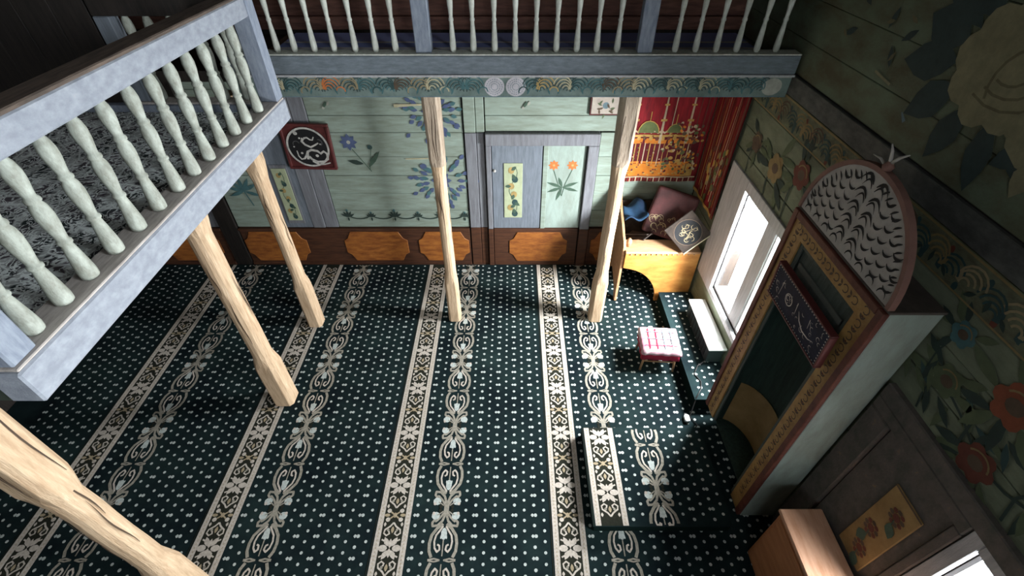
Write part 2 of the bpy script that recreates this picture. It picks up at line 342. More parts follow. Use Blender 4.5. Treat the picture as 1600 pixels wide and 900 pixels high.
gb = struct(MB().box(-2.36, -2.19, YB-.014, YB-.0065, .55, 1.22, M_slate2).build('trim_1'), 'grey board with a painted flower strip')
strip(-2.345, -2.205, .59, 1.185, YB-.014, gb)

# painted flowers of the back wall
BW = plane((0, YB-.0045, 0), (1, 0, 0), (0, 0, 1), (0, -1, 0))
def pf(D, name='painted_flower', parent=None, label=None):
    o = D.mb.build(name, parent or wb)
    if label: o['label'] = label
D = Deco(BW)     # blue flower with two leaves
x, z = -1.53, 1.45
D.daisy(x, z, .085, P_blue, P_pale, 8)
D.stroke([(x+.02, z-.07), (x+.10, z-.20), (x+.16, z-.30)], .008, P_leaf); D.leaf(x+.10, z-.22, .15, .05, 168, P_dleaf); D.leaf(x+.14, z-.26, .22, .045, 52, P_leaf)
D.ell(x+.19, z-.05, .024, .024, P_dteal); D.stroke([(x+.15, z-.28), (x+.2, z-.05)], .006, P_leaf)
pf(D, label='blue painted flower with two dark leaves')
def burst(cx, cz, s_, seed, m1=P_blue):
    D = Deco(BW); q = random.Random(seed)
    for side in (-1, 1):
        for i in range(11):
            an = R(-72+144*i/10+q.uniform(-8, 8)); r0 = .05*s_; r1 = (.12+.11*q.random())*s_
            for k in range(3):
                if q.random() < .25: continue
                rr = r0+(r1-r0)*(.35+.33*k)*q.uniform(.85, 1.1)
                D.leaf(cx+side*rr*math.cos(an), cz+rr*math.sin(an)*.85, .055*s_*(1-.1*k), .028*s_, math.degrees(an) if side > 0 else 180-math.degrees(an), m1 if (i+k) % 3 else P_teal)
    for b_ in (-.27, -.12, .12, .27): D.leaf(cx, cz+b_*s_, .1*s_, .02*s_, 90 if b_ > 0 else -90, P_dteal)
    D.daisy(cx, cz, .07*s_, P_blue, P_bluegrey, 8)
    pf(D, label='painted burst of blue leaves around the first post')
burst(-.72, 1.74, 1.35, 1); burst(-.70, 1.05, 1.5, 4)
D = Deco(BW)
D.stroke([(-1.05, 1.79), (-.80, 1.80)], .03, P_cream, .012); D.stroke([(-1.02, 1.28), (-.80, 1.285)], .012, P_cream); pf(D)
D = Deco(BW)     # garland border low on the wall
for i in range(6):
    x = -1.72+i*.245
    D.arc(x+.122, .66, .115, 200, 340, .012, P_dleaf, ry=.06)
    for an in (90, 60, 120, 30, 150): D.leaf(x, .62, .085 if i % 2 == 0 else .06, .022, an, P_dleaf)
    D.leaf(x, .62, .05, .02, -90, P_dleaf)
    D.ell(x, .70 if i % 2 == 0 else .67, .012, .02, P_teal)
pf(D, 'painted_border', label='dark painted leaf garland')
for (x, z) in ((-1.66, 1.80), (.12, 1.80)):
    D = Deco(BW); D.ell(x, z, .012, .03, P_leaf, rot=-.6); D.ell(x+.03, z+.01, .01, .02, P_pale, rot=-.6); D.ell(x-.02, z-.03, .012, .012, P_pale); pf(D)
D = Deco(BW)     # blue palm leaf at the far left panel
for an in (95, 130, 165, 60, 30, 200, -20): D.leaf(-2.70, .93, .17, .04, an, P_teal)
D.stroke([(-2.70, .93), (-2.66, .76)], .012, P_teal); pf(D, label='blue-green painted palm sprig')
D = Deco(plane((0, YB-.016, 0), (1, 0, 0), (0, 0, 1), (0, -1, 0)))   # flowers of the door leaf
for fx in (.405, .585):
    D.daisy(fx, 1.22, .055, P_orange, P_gold, 8); D.stroke([(fx, 1.17), (.49+(fx-.49)*.4, 1.02), (.50, .88)], .007, P_leaf)
for an, ln in ((160, .17), (200, .16), (20, .17), (-15, .17), (110, .12), (-110, .16)): D.leaf(.50, .98, ln, .035, an, P_leaf)
pf(D, 'painted_flower', l2, 'two orange flowers with arching grey-green leaves')

# right wall: backing pieces leave the two windows open
wr = struct(MB().build('wall_right'), 'dark olive boarded right wall with painted flowers')
W1 = (2.34, 3.24, .50, 1.50); W2 = (-.45, .69, .45, 1.40); W3 = (-.92, .12, 3.25, 4.17)
def backing(y0, y1, z0, z1, m=M_dark): MB().box(XW+.012, XW+.14, y0, y1, z0, z1, m).build('wall_section', wr)
backing(YF, YB+.028, FL, .45); backing(YF, YB+.028, 1.50, 3.25); backing(YF, YB+.028, 4.17, ZC)
backing(3.24, YB+.028, .45, 1.5); backing(.69, 2.34, .45, 1.5); backing(YF, -.45, .45, 1.5); backing(2.34, 3.24, .45, .50); backing(-.45, .69, 1.40, 1.5)
backing(YF, -.92, 3.25, 4.17); backing(.12, YB+.028, 3.25, 4.17)
def plankX(y0, y1, z0, z1, m, t=.012, name='plank'):
    return MB().box(XW-t+.012-.002+rnd.uniform(-.002, .002), XW+.011, y0, y1, z0, z1, m).build(name, wr, bevel=.003)
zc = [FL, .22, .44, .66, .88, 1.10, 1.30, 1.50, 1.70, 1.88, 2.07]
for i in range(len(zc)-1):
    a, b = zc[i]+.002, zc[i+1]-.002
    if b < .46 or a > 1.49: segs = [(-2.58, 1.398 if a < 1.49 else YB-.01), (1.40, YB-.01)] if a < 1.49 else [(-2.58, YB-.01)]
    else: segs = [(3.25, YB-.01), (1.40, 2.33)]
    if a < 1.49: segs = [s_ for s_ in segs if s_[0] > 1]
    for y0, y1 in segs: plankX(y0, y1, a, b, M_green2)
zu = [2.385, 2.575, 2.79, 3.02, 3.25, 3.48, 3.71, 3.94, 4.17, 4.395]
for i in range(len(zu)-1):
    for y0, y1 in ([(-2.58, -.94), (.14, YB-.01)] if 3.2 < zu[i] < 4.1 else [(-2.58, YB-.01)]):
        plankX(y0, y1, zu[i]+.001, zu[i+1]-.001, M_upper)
# moulding under the upper boards, and the scroll band below it
t2 = struct(MB().box(XW-.016, XW+.011, YF+.02, YB-.01, 2.262, 2.378, mat('dark_grey_moulding', (.10, .105, .095), (.05, .052, .05), 7, (2, 1.5, 3))).build('trim_2', bevel=.004), 'dark grey moulding board along the right wall')
t3 = struct(MB().box(XW-.008, XW+.011, YF+.02, YB-.01, 2.074, 2.255, mat('scroll_band_ground', (.15, .165, .10), (.08, .08, .05), 7, (2, 1.5, 3))).build('trim_3'), 'painted scroll band along the right wall')
D = Deco(plane((XW-.008, 0, 0), (0, 1, 0), (0, 0, 1), (-1, 0, 0)))
D.rect(YF+.02, YB-.02, 2.242, 2.252, P_dimgold, 1); D.rect(YF+.02, YB-.02, 2.078, 2.086, P_dimgold, 1)
for i in range(40):
    y = -.1+i*.108
    m_ = [P_cream, P_dteal, P_dimgold, P_red, P_dimgreen][i*3 % 5] if y > 1.6 else [P_ftan, P_dteal][i % 2]
    if y > 1.6: m_ = [P_dimgold, P_dteal, P_brown, P_dimgold][i % 4]
    D.rosette(y, 2.135 if i % 2 else 2.155, .07, m_, 1 if i % 4 < 2 else -1, 4, .010)
    D.ell(y+.05, 2.205 if i % 2 else 2.10, .014, .02, P_dteal if i % 3 else P_red)
    D.leaf(y, 2.10, .06, .02, 40+50*(i % 3), P_dleaf, 2)
pf(D, 'painted_scroll', t3)
# flowers painted on the right wall
RW = plane((XW-.0062, 0, 0), (0, 1, 0), (0, 0, 1), (-1, 0, 0))
def rwflower(y, z, s_, m=P_red, seed=0, leafm=P_dleaf):
    q = random.Random(seed); D = Deco(RW)
    D.stroke([(y+.02*s_, z), (y+.05*s_, z-min(.2*s_, (z-1.57)/2)), (y+.02*s_, max(z-.42*s_, 1.57))], .012*s_, leafm)
    for i in range(7):
        an = q.uniform(0, 360); r0 = .07*s_
        D.leaf(y+r0*math.cos(R(an)), z+r0*math.sin(R(an)), q.uniform(.12, .2)*s_, .05*s_, an+q.uniform(-25, 25), leafm if i % 2 else P_dimgreen)
    for i in range(6): D.ell(y+.045*s_*math.cos(i*1.05), z+.045*s_*math.sin(i*1.05), .042*s_, .036*s_, m, rot=i*1.05, l=2)
    D.ell(y, z, .035*s_, .03*s_, P_brown, l=3); D.arc(y, z, .055*s_, 30, 170, .008*s_, P_dimgold, l=4)
    pf(D, parent=wr)
rwflower(2.70, 1.93, 1.1, P_red, 3); rwflower(3.0, 1.82, 1.2, P_dimgold, 5); rwflower(3.35, 1.85, .9, P_brown, 9); rwflower(2.45, 1.80, 1.0, P_dimgold, 12)
rwflower(.99, 1.93, 1.1, paint('paint_bright_red', (.24, .07, .035)), 21); rwflower(.93, 1.64, 1.0, P_red, 22); rwflower(1.22, 1.78, .9, P_dimgreen, 23, P_dleaf); rwflower(.72, 1.80, 1.0, P_red, 24)
rwflower(1.30, 1.98, .7, P_teal, 28); rwflower(.50, 1.95, 1.0, P_red, 27)
D = Deco(RW)
for i in range(9): 
    y = 1.36-i*.055; D.leaf(y, 1.62+.06*math.sin(i*1.3), .14, .035, 60+35*math.sin(i*2.1), P_dleaf if i % 2 else P_dimgreen)
    D.leaf(y, 1.80-.05*math.cos(i), .12, .03, -150+30*math.sin(i*1.7), P_dimgreen if i % 2 else P_dteal)
D.stroke([(1.34-.09*i, 1.70+.05*math.sin(i*.9)) for i in range(10)], .012, P_dleaf); pf(D, 'painted_vine', wr)
# large pale blossom with dark leaves on the upper boards
D = Deco(RW); y, z = 1.83, 2.84
for i, (an, ln, wd) in enumerate([(10, .26, .2), (45, .3, .18), (90, .3, .16), (-15, .3, .17), (-45, .27, .16), (-75, .26, .13), (-105, .28, .12), (-130, .25, .1), (150, .25, .12), (180, .2, .1), (28, .36, .12)]):
    D.leaf(y+.24*math.cos(R(an)), z+.17*math.sin(R(an)), ln, wd, an, P_uleaf, 1)
for an in range(0, 360, 40): D.ell(y+.10*math.cos(R(an)), z+.075*math.sin(R(an)), .16, .11, P_uflower, rot=R(an), l=2, n=14)
D.ell(y, z, .2, .14, P_uflower, l=2, n=16)
for r_ in (.08, .14, .2): D.arc(y-.02, z, r_, 120, 300, .01, P_ushade, ry=r_*.7, l=3)
D.arc(y-.1, z-.05, .14, -30, 120, .012, P_ushade, l=3); pf(D, 'painted_blossom', wr, 'large pale olive blossom with dark leaves')
D = Deco(RW); y, z = 1.52, 2.68
for an in range(0, 360, 45): D.leaf(y+.06*math.cos(R(an)), z+.05*math.sin(R(an)), .15, .09, an, P_uleaf if an % 90 else P_uflower, 1)
D.ell(y, z, .17, .11, P_uflower, l=2); pf(D, 'painted_blossom', wr)
D = Deco(RW)
for (y, z, an) in ((2.75, 2.86, 30), (2.55, 2.80, 100), (2.42, 2.66, 60), (2.86, 2.70, 150), (2.35, 2.84, -40), (2.6, 2.95, 10)):
    D.leaf(y, z, .1, .035, an, P_uleaf); D.leaf(y+.03, z+.02, .06, .02, an+60, P_ushade)
D.ell(2.95, 2.95, .07, .04, P_uleaf); D.stroke([(2.50, 2.62), (2.36, 2.60)], .012, P_uflower); D.stroke([(2.16, 2.50), (2.2, 2.53)], .02, P_bluegrey, .008)
pf(D, 'painted_sprig', wr)

# left and front walls (front has a tall window behind the camera)
struct(MB().box(XL-.15, XL, YF, YB+.03, FL, ZC, M_dark).build('wall_left'))
wf = struct(MB().build('wall_front'))
for b_ in ((XL-.15, -1.25, FL, ZC), (.85, XW+.15, FL, ZC), (-1.25, .85, FL, 2.8), (-1.25, .85, 3.8, ZC)):
    MB().box(b_[0], b_[1], YF-.15, YF, b_[2], b_[3], M_dark).build('wall_section', wf)

# windows
def window(nm, y0, y1, z0, z1, mull, lab, far=.14, fw=.09):
    o = thing(nm, None, None, (XW, (y0+y1)/2, z0)); o['kind'] = 'structure'; o['label'] = lab
    for (a, b, c, d) in ((y0-fw, y0-.001, z0-fw*.6, z1+fw), (y1+.001, y1+far, z0-fw*.6, z1+fw), (y0, y1, z1, z1+fw), (y0, y1, z0-fw*.6, z0)):
        MB().box(XW-.022, XW+.0115, a, b, c, d, M_winf).build('architrave', o, bevel=.004)
    MB().box(XW+.034, XW+.139, y0+.001, y1-.001, z0+.001, z0+.02, M_winf).build('sill', o)
    ym = mull
    for (a, b) in ((y0+.002, ym-.07), (ym+.07, y1-.002)):
        s_ = MB()
        for bb in ((a, b, z0+.022, z0+.04), (a, b, z1-.02, z1-.002), (a, a+.016, z0+.04, z1-.02), (b-.016, b, z0+.04, z1-.02)):
            s_.box(XW+.012, XW+.030, bb[0], bb[1], bb[2], bb[3], M_winf)
        so = s_.build('sash', o)
        MB().box(XW+.019, XW+.023, a+.016, b-.016, z0+.04, z1-.02, M_glass).build('pane', so)
    MB().box(XW+.006, XW+.05, ym-.068, ym+.068, z0+.022, z1-.002, M_winf).build('mullion', o, bevel=.005)
    return o
window('window_1', *W1, 2.77, 'bright grey framed window in the right wall above the white-topped heater', far=.34)
window('window_2', *W2, -.1, 'bright window in the right wall beside the wooden box', far=.06, fw=.058)
window('window_3', *W3, -.4, 'upper window of the right wall behind the viewer')
# lintel board and framed flower panel between the mihrab and window 2
t4 = struct(MB().box(XW-.034, XW+.0115, -.9, 1.385, 1.462, 1.555, M_pdoor).build('trim_4', bevel=.006), 'mottled grey-brown lintel board above the flower panel')
d2 = thing('door_2', None, None, (XW, 1.0, 0)); d2['kind'] = 'structure'; d2['label'] = 'mottled grey-brown framed panel door with a yellow flower panel'
MB().box(XW-.030, XW+.0115, .755, 1.385, 1.385, 1.46, M_pdoor).build('door_frame', d2, bevel=.006)
MB().box(XW-.030, XW+.0115, 1.25, 1.385, FL, 1.383, M_pdoor).build('door_frame', d2, bevel=.006)
MB().box(XW-.026, XW+.0115, .755, .80, FL, 1.383, M_pdoor).build('door_frame', d2, bevel=.006)
df = MB().box(XW-.008, XW+.0115, .805, 1.245, FL, 1.38, M_pdoor).build('door_leaf', d2, bevel=.004)
yp = MB().box(XW-.018, XW-.0085, .862, 1.048, .62, 1.225, M_yelpan).build('flower_panel', df, bevel=.004); yp['label'] = 'yellow ochre panel with painted red flowers'
D = Deco(plane((XW-.018, 0, 0), (0, 1, 0), (0, 0, 1), (-1, 0, 0)))
for i, z in enumerate((1.08, .88, .72)):
    y = .955+(.02 if i % 2 else -.015)
    for k in range(9): D.ell(y+.035*math.cos(k*.7), z+.04*math.sin(k*.7)+.02, .014, .012, P_red if k % 2 else P_brown, l=1, n=7)
    D.ell(y, z+.02, .022, .022, P_red, l=1); D.leaf(y, z-.03, .09, .06, -120+40*(i % 2), P_leaf, 2); D.stroke([(y, z), (y-.02, z-.1)], .006, P_leaf)
D.rect(.862, 1.048, 1.215, 1.225, P_brown, 1); D.mb.build('painted_spray', yp) if False else None
pf(D, 'painted_spray', df)

# ---------------------------------------------------------------- carpets
PER = 1.205; X0 = .278
def bandA(D, xa, y0, y1, ph=0.0):
    D.rect(xa, xa+.222, y0, y1, M_cbrown, 0)
    for q in (xa, xa+.184):
        D.rect(q, q+.038, y0, y1, M_cpale, 1)
        yy = y0+.01
        while yy < y1-.012: D.rect(q+.0165, q+.0215, yy, yy+.012, M_ctan, 2); yy += .024
    cx = xa+.111; P_ = .43; k0 = int((y0-ph)/P_)-1; k1 = int((y1-ph)/P_)+2
    def ok(y, m=.03): return y0+m < y < y1-m
    for k in range(k0, k1):
        yc = ph+k*P_
        if ok(yc, .045):
            for sx in (-1, 1):
                for sy in (-1, 1):
                    D.ell(cx+sx*.044, yc+sy*.030, .016, .015, M_cpale, l=1, n=8); D.stroke([(cx, yc), (cx+sx*.030, yc+sy*.022)], .010, M_ctan, l=1)
                D.ell(cx+sx*.054, yc, .020, .011, M_ctan, l=1, n=8)
            D.ell(cx, yc, .013, .018, M_ctan, l=2, n=8)
        for sg in (-1, 1):
            b = yc+sg*.105
            if ok(b, .06):
                for sx in (-1, 1):
                    D.stroke([(cx, b-sg*.055), (cx+sx*.020, b-sg*.030), (cx+sx*.052, b-sg*.008), (cx+sx*.056, b+sg*.015), (cx+sx*.036, b+sg*.030), (cx+sx*.018, b+sg*.018), (cx+sx*.024, b+sg*.002)], .011, M_cpale, l=1)
                    D.leaf(cx+sx*.058, b-sg*.058, .030, .018, 90*sg, M_cpale); D.ell(cx+sx*.030, b-sg*.006, .009, .011, M_cbeige, l=2, n=7)
                D.leaf(cx, b-sg*.030, .046, .022, 90*sg, M_ctan); 
        b = yc+P_/2
        if ok(b, .07):
            for sx in (-1, 1):
                D.ell(cx+sx*.046, b, .030, .022, M_cpale, l=1, n=9); D.leaf(cx+sx*.012, b+.012, .066, .034, 62 if sx > 0 else 118, M_cpale); D.leaf(cx+sx*.012, b-.012, .066, .034, -62 if sx > 0 else -118, M_cpale)
                D.stroke([(cx+sx*.062, b+.055), (cx+sx*.03, b+.04), (cx, b+.028)], .010, M_cpale); D.stroke([(cx+sx*.062, b-.055), (cx+sx*.03, b-.04), (cx, b-.028)], .010, M_cpale)
            D.leaf(cx, b, .06, .03, 90, M_cpale, 2); D.leaf(cx, b, .06, .03, -90, M_cpale, 2)
def bandB(D, cx, y0, y1, ph=0.0):
    P_ = .668; k0 = int((y0-ph)/P_)-1; k1 = int((y1-ph)/P_)+2
    def S(pts, wd, m, l=1):
        pts = [p for p in pts if y0+.004 < p[1] < y1-.004]
        if len(pts) > 1: D.stroke(pts, wd, m, l=l)
    def E(a, b, ra, rb, m, l=1, rot=0):
        if y0+rb < b < y1-rb: D.ell(a, b, ra, rb, m, l=l, rot=rot, n=9)
    def fine(pts, n=4):
        out = []
        for i in range(len(pts)-1):
            for j in range(n):
                t = j/n; out.append((pts[i][0]*(1-t)+pts[i+1][0]*t, pts[i][1]*(1-t)+pts[i+1][1]*t))
        return out+[pts[-1]]
    for k in range(k0, k1):
        yc = ph+k*P_
        for sx in (-1, 1):
            for sy in (-1, 1):
                F = lambda l_: fine([(cx+sx*a, yc+sy*b) for a, b in l_])
                S(F([(0, .0), (.008, .05), (.02, .085), (.05, .115), (.085, .12), (.088, .095), (.07, .075)]), .016, M_cbeige)
                S(F([(.014, .03), (.035, .06), (.06, .085), (.07, .09)]), .014, M_cbeige)
                E(cx+sx*.070, yc+sy*.050, .029, .027, M_cdot); E(cx+sx*.085, yc+sy*.034, .010, .012, M_cpale)
                E(cx+sx*.040, yc+sy*.014, .012, .014, M_cbrown, 2)
                S(F([(.02, .02), (.04, .035), (.06, .045)]), .008, M_cbeige)
                # medallion outlines
                S(F([(.012, .105), (.05, .135), (.082, .18), (.092, .23), (.088, .28), (.070, .318)]), .020, M_cbeige)
                S(F([(.010, .12), (.030, .15), (.052, .18), (.060, .22), (.054, .26), (.036, .285), (.020, .27), (.024, .245), (.038, .238)]), .012, M_cpale, 2)
                S(F([(.092, .332), (.05, .325), (.012, .334)]), .010, M_cbeige)
            S(fine([(cx+sx*.014, yc-.05), (cx+sx*.012, yc), (cx+sx*.014, yc+.05)]), .010, M_cbeige)
        for sy in (-1, 1):
            E(cx, yc+sy*.170, .021, .040, M_cdot, 2)
            E(cx-.014, yc+sy*.183, .008, .022, M_cdot, 2, .3*sy); E(cx+.014, yc+sy*.183, .008, .022, M_cdot, 2, -.3*sy)
            S([(cx, yc+sy*(.21+.02*q)) for q in range(6)], .008, M_cbeige)
def dots(D, x0, x1, y0, y1, skip, ox=0.0, oy=0.0):
    dx, dy = .0685, .139; i0 = int((x0-ox)/dx)-1
    for i in range(i0, int((x1-ox)/dx)+2):
        x = ox+i*dx
        if not (x0+.018 < x < x1-.018) or any(a-.012 < x < b+.012 for a, b in skip): continue
        n0 = int((y0-oy)/dy)-1
        for k in range(n0, int((y1-oy)/dy)+2):
            if i % 2 == 0:
                y = oy+k*dy
                if y0+.012 < y < y1-.012:
                    D.ell(x+.009, y, .0125, .0125, M_cdot, l=1, n=7); D.poly([(x-.024, y), (x-.014, y+.012), (x-.004, y+.007), (x-.004, y-.007), (x-.014, y-.012)], M_cdot, 1)
                y = oy+(k+.5)*dy
                if y0+.012 < y < y1-.012: D.ell(x, y, .0118, .0118, M_cdot, l=1, n=7)
            else:
                for h in (.25, .75):
                    y = oy+(k+h)*dy
                    if y0+.012 < y < y1-.012: D.ell(x, y, .0108, .0108, M_cdot, l=1, n=7)
def carpet(D, x0, x1, y0, y1, xb, phA=0, phB=0):
    n0 = int((x0-xb)/PER)-1; n1 = int((x1-xb)/PER)+1
    for n in range(n0, min(n1, 0)+1):
        xa = xb+n*PER; skip = [(xa, xa+.222), (xa+.365, xa+.565)]
        if xa >= x0-.001 and xa+.222 <= x1: bandA(D, xa, y0, y1, phA)
        if xa+.37 >= x0 and xa+.56 <= x1: bandB(D, xa+.465, y0, y1, phB)
        dots(D, max(x0, xa-.004), min(x1, xa+PER) if n < 0 else x1, y0, y1, skip, xa+.222+.068*.55, .02)
        if x0 < xa-.008 < x1: D.rect(xa-.014, xa-.009, y0, y1, M_cbrown, 1)
mb = MB().box(XL+.005, XW-.012, YF+.01, YB-.032, -.013, 0, M_cfield)
D = Deco(plane((0, 0, 0), (1, 0, 0), (0, 1, 0), (0, 0, 1)), mb)
carpet(D, -3.95, XW-.02, .1, YB-.04, X0, .12, .12)
tag(mb.build('prayer_carpet'), 'dark green prayer carpet with cream border stripes and white dots covering the floor', 'carpet')

def carpet_block(nm, x0, x1, y0, y1, h, xb, lab, cat, z0=.0055):
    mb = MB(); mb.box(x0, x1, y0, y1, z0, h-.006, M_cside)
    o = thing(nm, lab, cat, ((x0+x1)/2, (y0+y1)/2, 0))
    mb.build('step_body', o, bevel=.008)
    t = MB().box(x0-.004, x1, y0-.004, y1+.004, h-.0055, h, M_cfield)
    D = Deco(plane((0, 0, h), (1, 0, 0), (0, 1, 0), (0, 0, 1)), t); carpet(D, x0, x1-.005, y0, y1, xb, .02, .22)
    t.build('carpet_cover', o)
    return o
carpet_block('carpeted_platform', .545, 1.475, 1.30, 2.035, .10, .560, 'low carpeted platform in front of the mihrab with a cream striped edge', 'platform')
carpet_block('carpeted_step', 1.49, 1.815, 2.27, 3.555, .15, 1.49-.60, 'narrow dotted dark carpeted step along the right wall under the window', 'step')

# ---------------------------------------------------------------- wooden posts
def post(x, y, w_, lab, crackside=1, seed=0, ztop=2.236, low=.52, high=1.68, dark_top=False, rz=0):
    q = random.Random(seed); o = thing('wooden_post', lab, 'post', (x, y, 0), 'bare wooden gallery posts')
    mb = MB(); n = 16; rings = []
    lean = [(q.uniform(-.0025, .0025), q.uniform(-.0025, .0025)) for _ in range(40)]
    zs = [.0055, low*.5, low-.08, low-.03, low+.015, low+.10]+[low+.10+(high-.1-low-.10)*t for t in (.2, .4, .6, .8, 1)]+[high, high+.05, high+.2, ztop-.15, ztop-.03, ztop]
    hw = w_/2
    for j, z in enumerate(zs):
        sq = 1.0 if z <= low-.03 or z >= high+.04 else (0.0 if low+.09 < z < high-.05 else .45)
        rr = hw*(.86 if sq == 0 else 1); 
        if z > ztop-.2: rr *= 1.04
        if z > ztop-.02: rr *= .9
        ring = []
        for i in range(n):
            a = 2*math.pi*(i+.5)/n; cx_, sy_ = math.cos(a), math.sin(a)
            kk = max(abs(cx_), abs(sy_)); rs = min(1/kk, 1.33)   # chamfered square
            r_ = rr*(sq*rs+(1-sq)*1.0)*(1+q.uniform(-.012, .012)*(1 if sq < 1 else .15))
            ring.append((x+r_*cx_+lean[j][0]*(1 if 2 < j < len(zs)-3 else .2), y+r_*sy_+lean[j][1]*(1 if 2 < j < len(zs)-3 else .2), z))
        rings.append(ring)
    v = [p for r_ in rings for p in r_]; f = []; 
    for k in range(len(rings)-1):
        for i in range(n): f.append((k*n+i, k*n+(i+1) % n, (k+1)*n+(i+1) % n, (k+1)*n+i))
    f.append(tuple(range(n))[::-1]); f.append(tuple((len(rings)-1)*n+i for i in range(n)))
    mb.add(v, f, M_post)
    if dark_top:
        k_ = mb.mi(M_postd)
        for fi, ff in enumerate(mb.f):
            if min(mb.v[i][2] for i in ff) >= high: mb.m[fi] = k_
    s_ = mb.build('shaft', o, bevel=.003)
    # long drying cracks, cut dark against the front and right faces
    for face in ('front', 'right'):
        for c_ in range(4 if face == 'front' else 3):
            z0 = q.uniform(.7, 1.3) if c_ < 2 else high+.06; ln = q.uniform(.25, .5) if c_ < 2 else ztop-high-.12; off = q.uniform(-.3, .3)*w_ if c_ > 1 else q.uniform(-.14, .14)*w_
            pts = [(off+.006*math.sin(t*7+c_), z0+ln*t) for t in [i/10 for i in range(11)]]
            d_ = hw*(.905 if c_ < 2 else 1.0)*1.0
            if c_ < 2: d_ = math.sqrt(max(.0001, (hw*.875)**2-off**2))+.002
            else: d_ = hw+.0015
            mp = plane((x, y-d_, 0), (1, 0, 0), (0, 0, 1), (0, -1, 0)) if face == 'front' else plane((x+d_, y, 0), (0, 1, 0), (0, 0, 1), (1, 0, 0))
            D = Deco(mp); D.stroke(pts, .007, M_crack, taper=True, l=0); D.mb.build('crack', o)
    return o
post(-.565, 3.34, .118, 'slim bare wooden post standing left of the back door', seed=3, dark_top=True)
post(.825, 3.34, .130, 'bare wooden post in front of the red tapestry beside the wooden pulpit chair', seed=4, dark_top=True)
post(-1.93, 3.27, .135, 'bare wooden post farthest back at the corner of the left gallery', seed=5)
post(-1.915, 2.38, .165, 'thick bare wooden post under the middle of the left gallery', seed=6, low=.50, high=1.80)
post(-1.94, .93, .155, 'largest bare wooden post, nearest the viewer at the lower left, cracked', seed=8, high=1.45)

# ---------------------------------------------------------------- balusters
PROF = [(.018, 0), (.027, .02), (.0285, .07), (.026, .14), (.0205, .25), (.0165, .315), (.0215, .325), (.0215, .345), (.0165, .355), (.0185, .40), (.024, .48), (.0265, .56), (.024, .62), (.0175, .655), (.022, .665), (.022, .685), (.0165, .70), (.0185, .74), (.0245, .82), (.026, .88), (.022, .94), (.016, .975), (.015, 1.0)]
def baluster_mesh(h, s_, m, name='baluster', n=14):
    mb = MB(); mb.lathe([(r*s_, z*h) for r, z in PROF], m, n=n); me_o = mb.build(name); return me_o
def balusters(parent, pts, z, h, s_, m):
    first = baluster_mesh(h, s_, m)
    for i, (x, y) in enumerate(pts):
        o = first if i == 0 else first.copy()
        if i: C.objects.link(o)
        o.parent = parent; o.matrix_parent_inverse = Matrix()
        o.location = Vector((x, y, z))-parent.location; o.rotation_euler = (0, 0, rnd.uniform(0, 6))

# left gallery
GX = -1.34
lg = thing('gallery_deck', 'left gallery deck with a pale blue painted edge beam', 'gallery', (-2.6, 1.8, 2.24))
mb = MB(); mb.box(GX-.10, GX, .80, 2.832, 2.24, 2.362, M_beamY)
mb.build('edge_beam', lg, bevel=.006)
MB().box(GX-.125, GX-.004, .81, 2.825, 2.3625, 2.372, M_ledge).build('worn_ledge', lg, bevel=.003)
mdg = mat('dark_green_end_paint', (.045, .06, .045), None, 5)
MB().box(-4.19, GX-.101, .803, .84, 2.24, 2.362, mdg).build('end_beam', lg, bevel=.004)
MB().box(-4.19, GX-.101, 2.72, 2.83, 2.24, 2.362, M_postblue).build('end_beam', lg, bevel=.004)
for k in range(12):
    y = .842+k*.1562; MB().box(-4.19, GX-.101, y, y+.154, 2.27, 2.318, M_floorwood).build('floor_board', lg)
MB().box(-4.15, GX-.130, .86, 2.705, 2.320, 2.330, M_galcarpet).build('x')
gc = bpy.data.objects['x']; gc.name = 'gallery_carpet'; tag(gc, 'grey-green figured carpet on the left gallery floor', 'carpet')
lb = thing('balustrade', 'pale blue left gallery balustrade with thick green turned balusters', 'balustrade', (GX-.05, 1.8, 2.373), 'gallery balustrades')
# handrail
MB().box(GX-.09, GX-.008, .72, 2.74, 2.81, 2.90, M_beamY).build('handrail', lb, bevel=.006)
MB().box(GX-.105, GX-.004, .72, 2.80, 2.901, 2.916, M_railtop).build('rail_cap', lb, bevel=.004)
MB().box(GX-.105, GX-.003, 2.742, 2.824, 2.373, 2.90, M_postblue).build('corner_post', lb, bevel=.006)
MB().box(GX-.105, GX-.012, .815, .90, 2.373, 2.809, M_postblue).build('corner_post', lb, bevel=.006)
ys = []
u_ = [405, 387.5, 369.5, 350.5, 329.5, 306.5, 281.5, 252, 220.5, 185, 145, 105]
for u in u_:
    t = 742*1.395/(800-u); ys.append((t-.6884)/.7443)
balusters(lb, [(GX-.055, y) for y in ys]+[(GX-.055, ys[-1]-.125)], 2.373, .437, 1.0, M_bal)
# return rail towards the left wall
MB().box(-2.16, GX-.107, 2.745, 2.82, 2.81, 2.90, M_dark).build('handrail', lb, bevel=.005)
MB().box(-2.16, GX-.127, 2.735, 2.825, 2.3635, 2.3735, M_ledge).build('worn_ledge', lb)
for px in (-2.16,): MB().box(px, px+.085, 2.745, 2.82, 2.374, 2.809, M_slate).build('corner_post', lb, bevel=.005)
balusters(lb, [(x, 2.785) for x in (-1.53, -1.66, -1.79, -1.91, -2.02)], 2.374, .435, .95, M_bal)

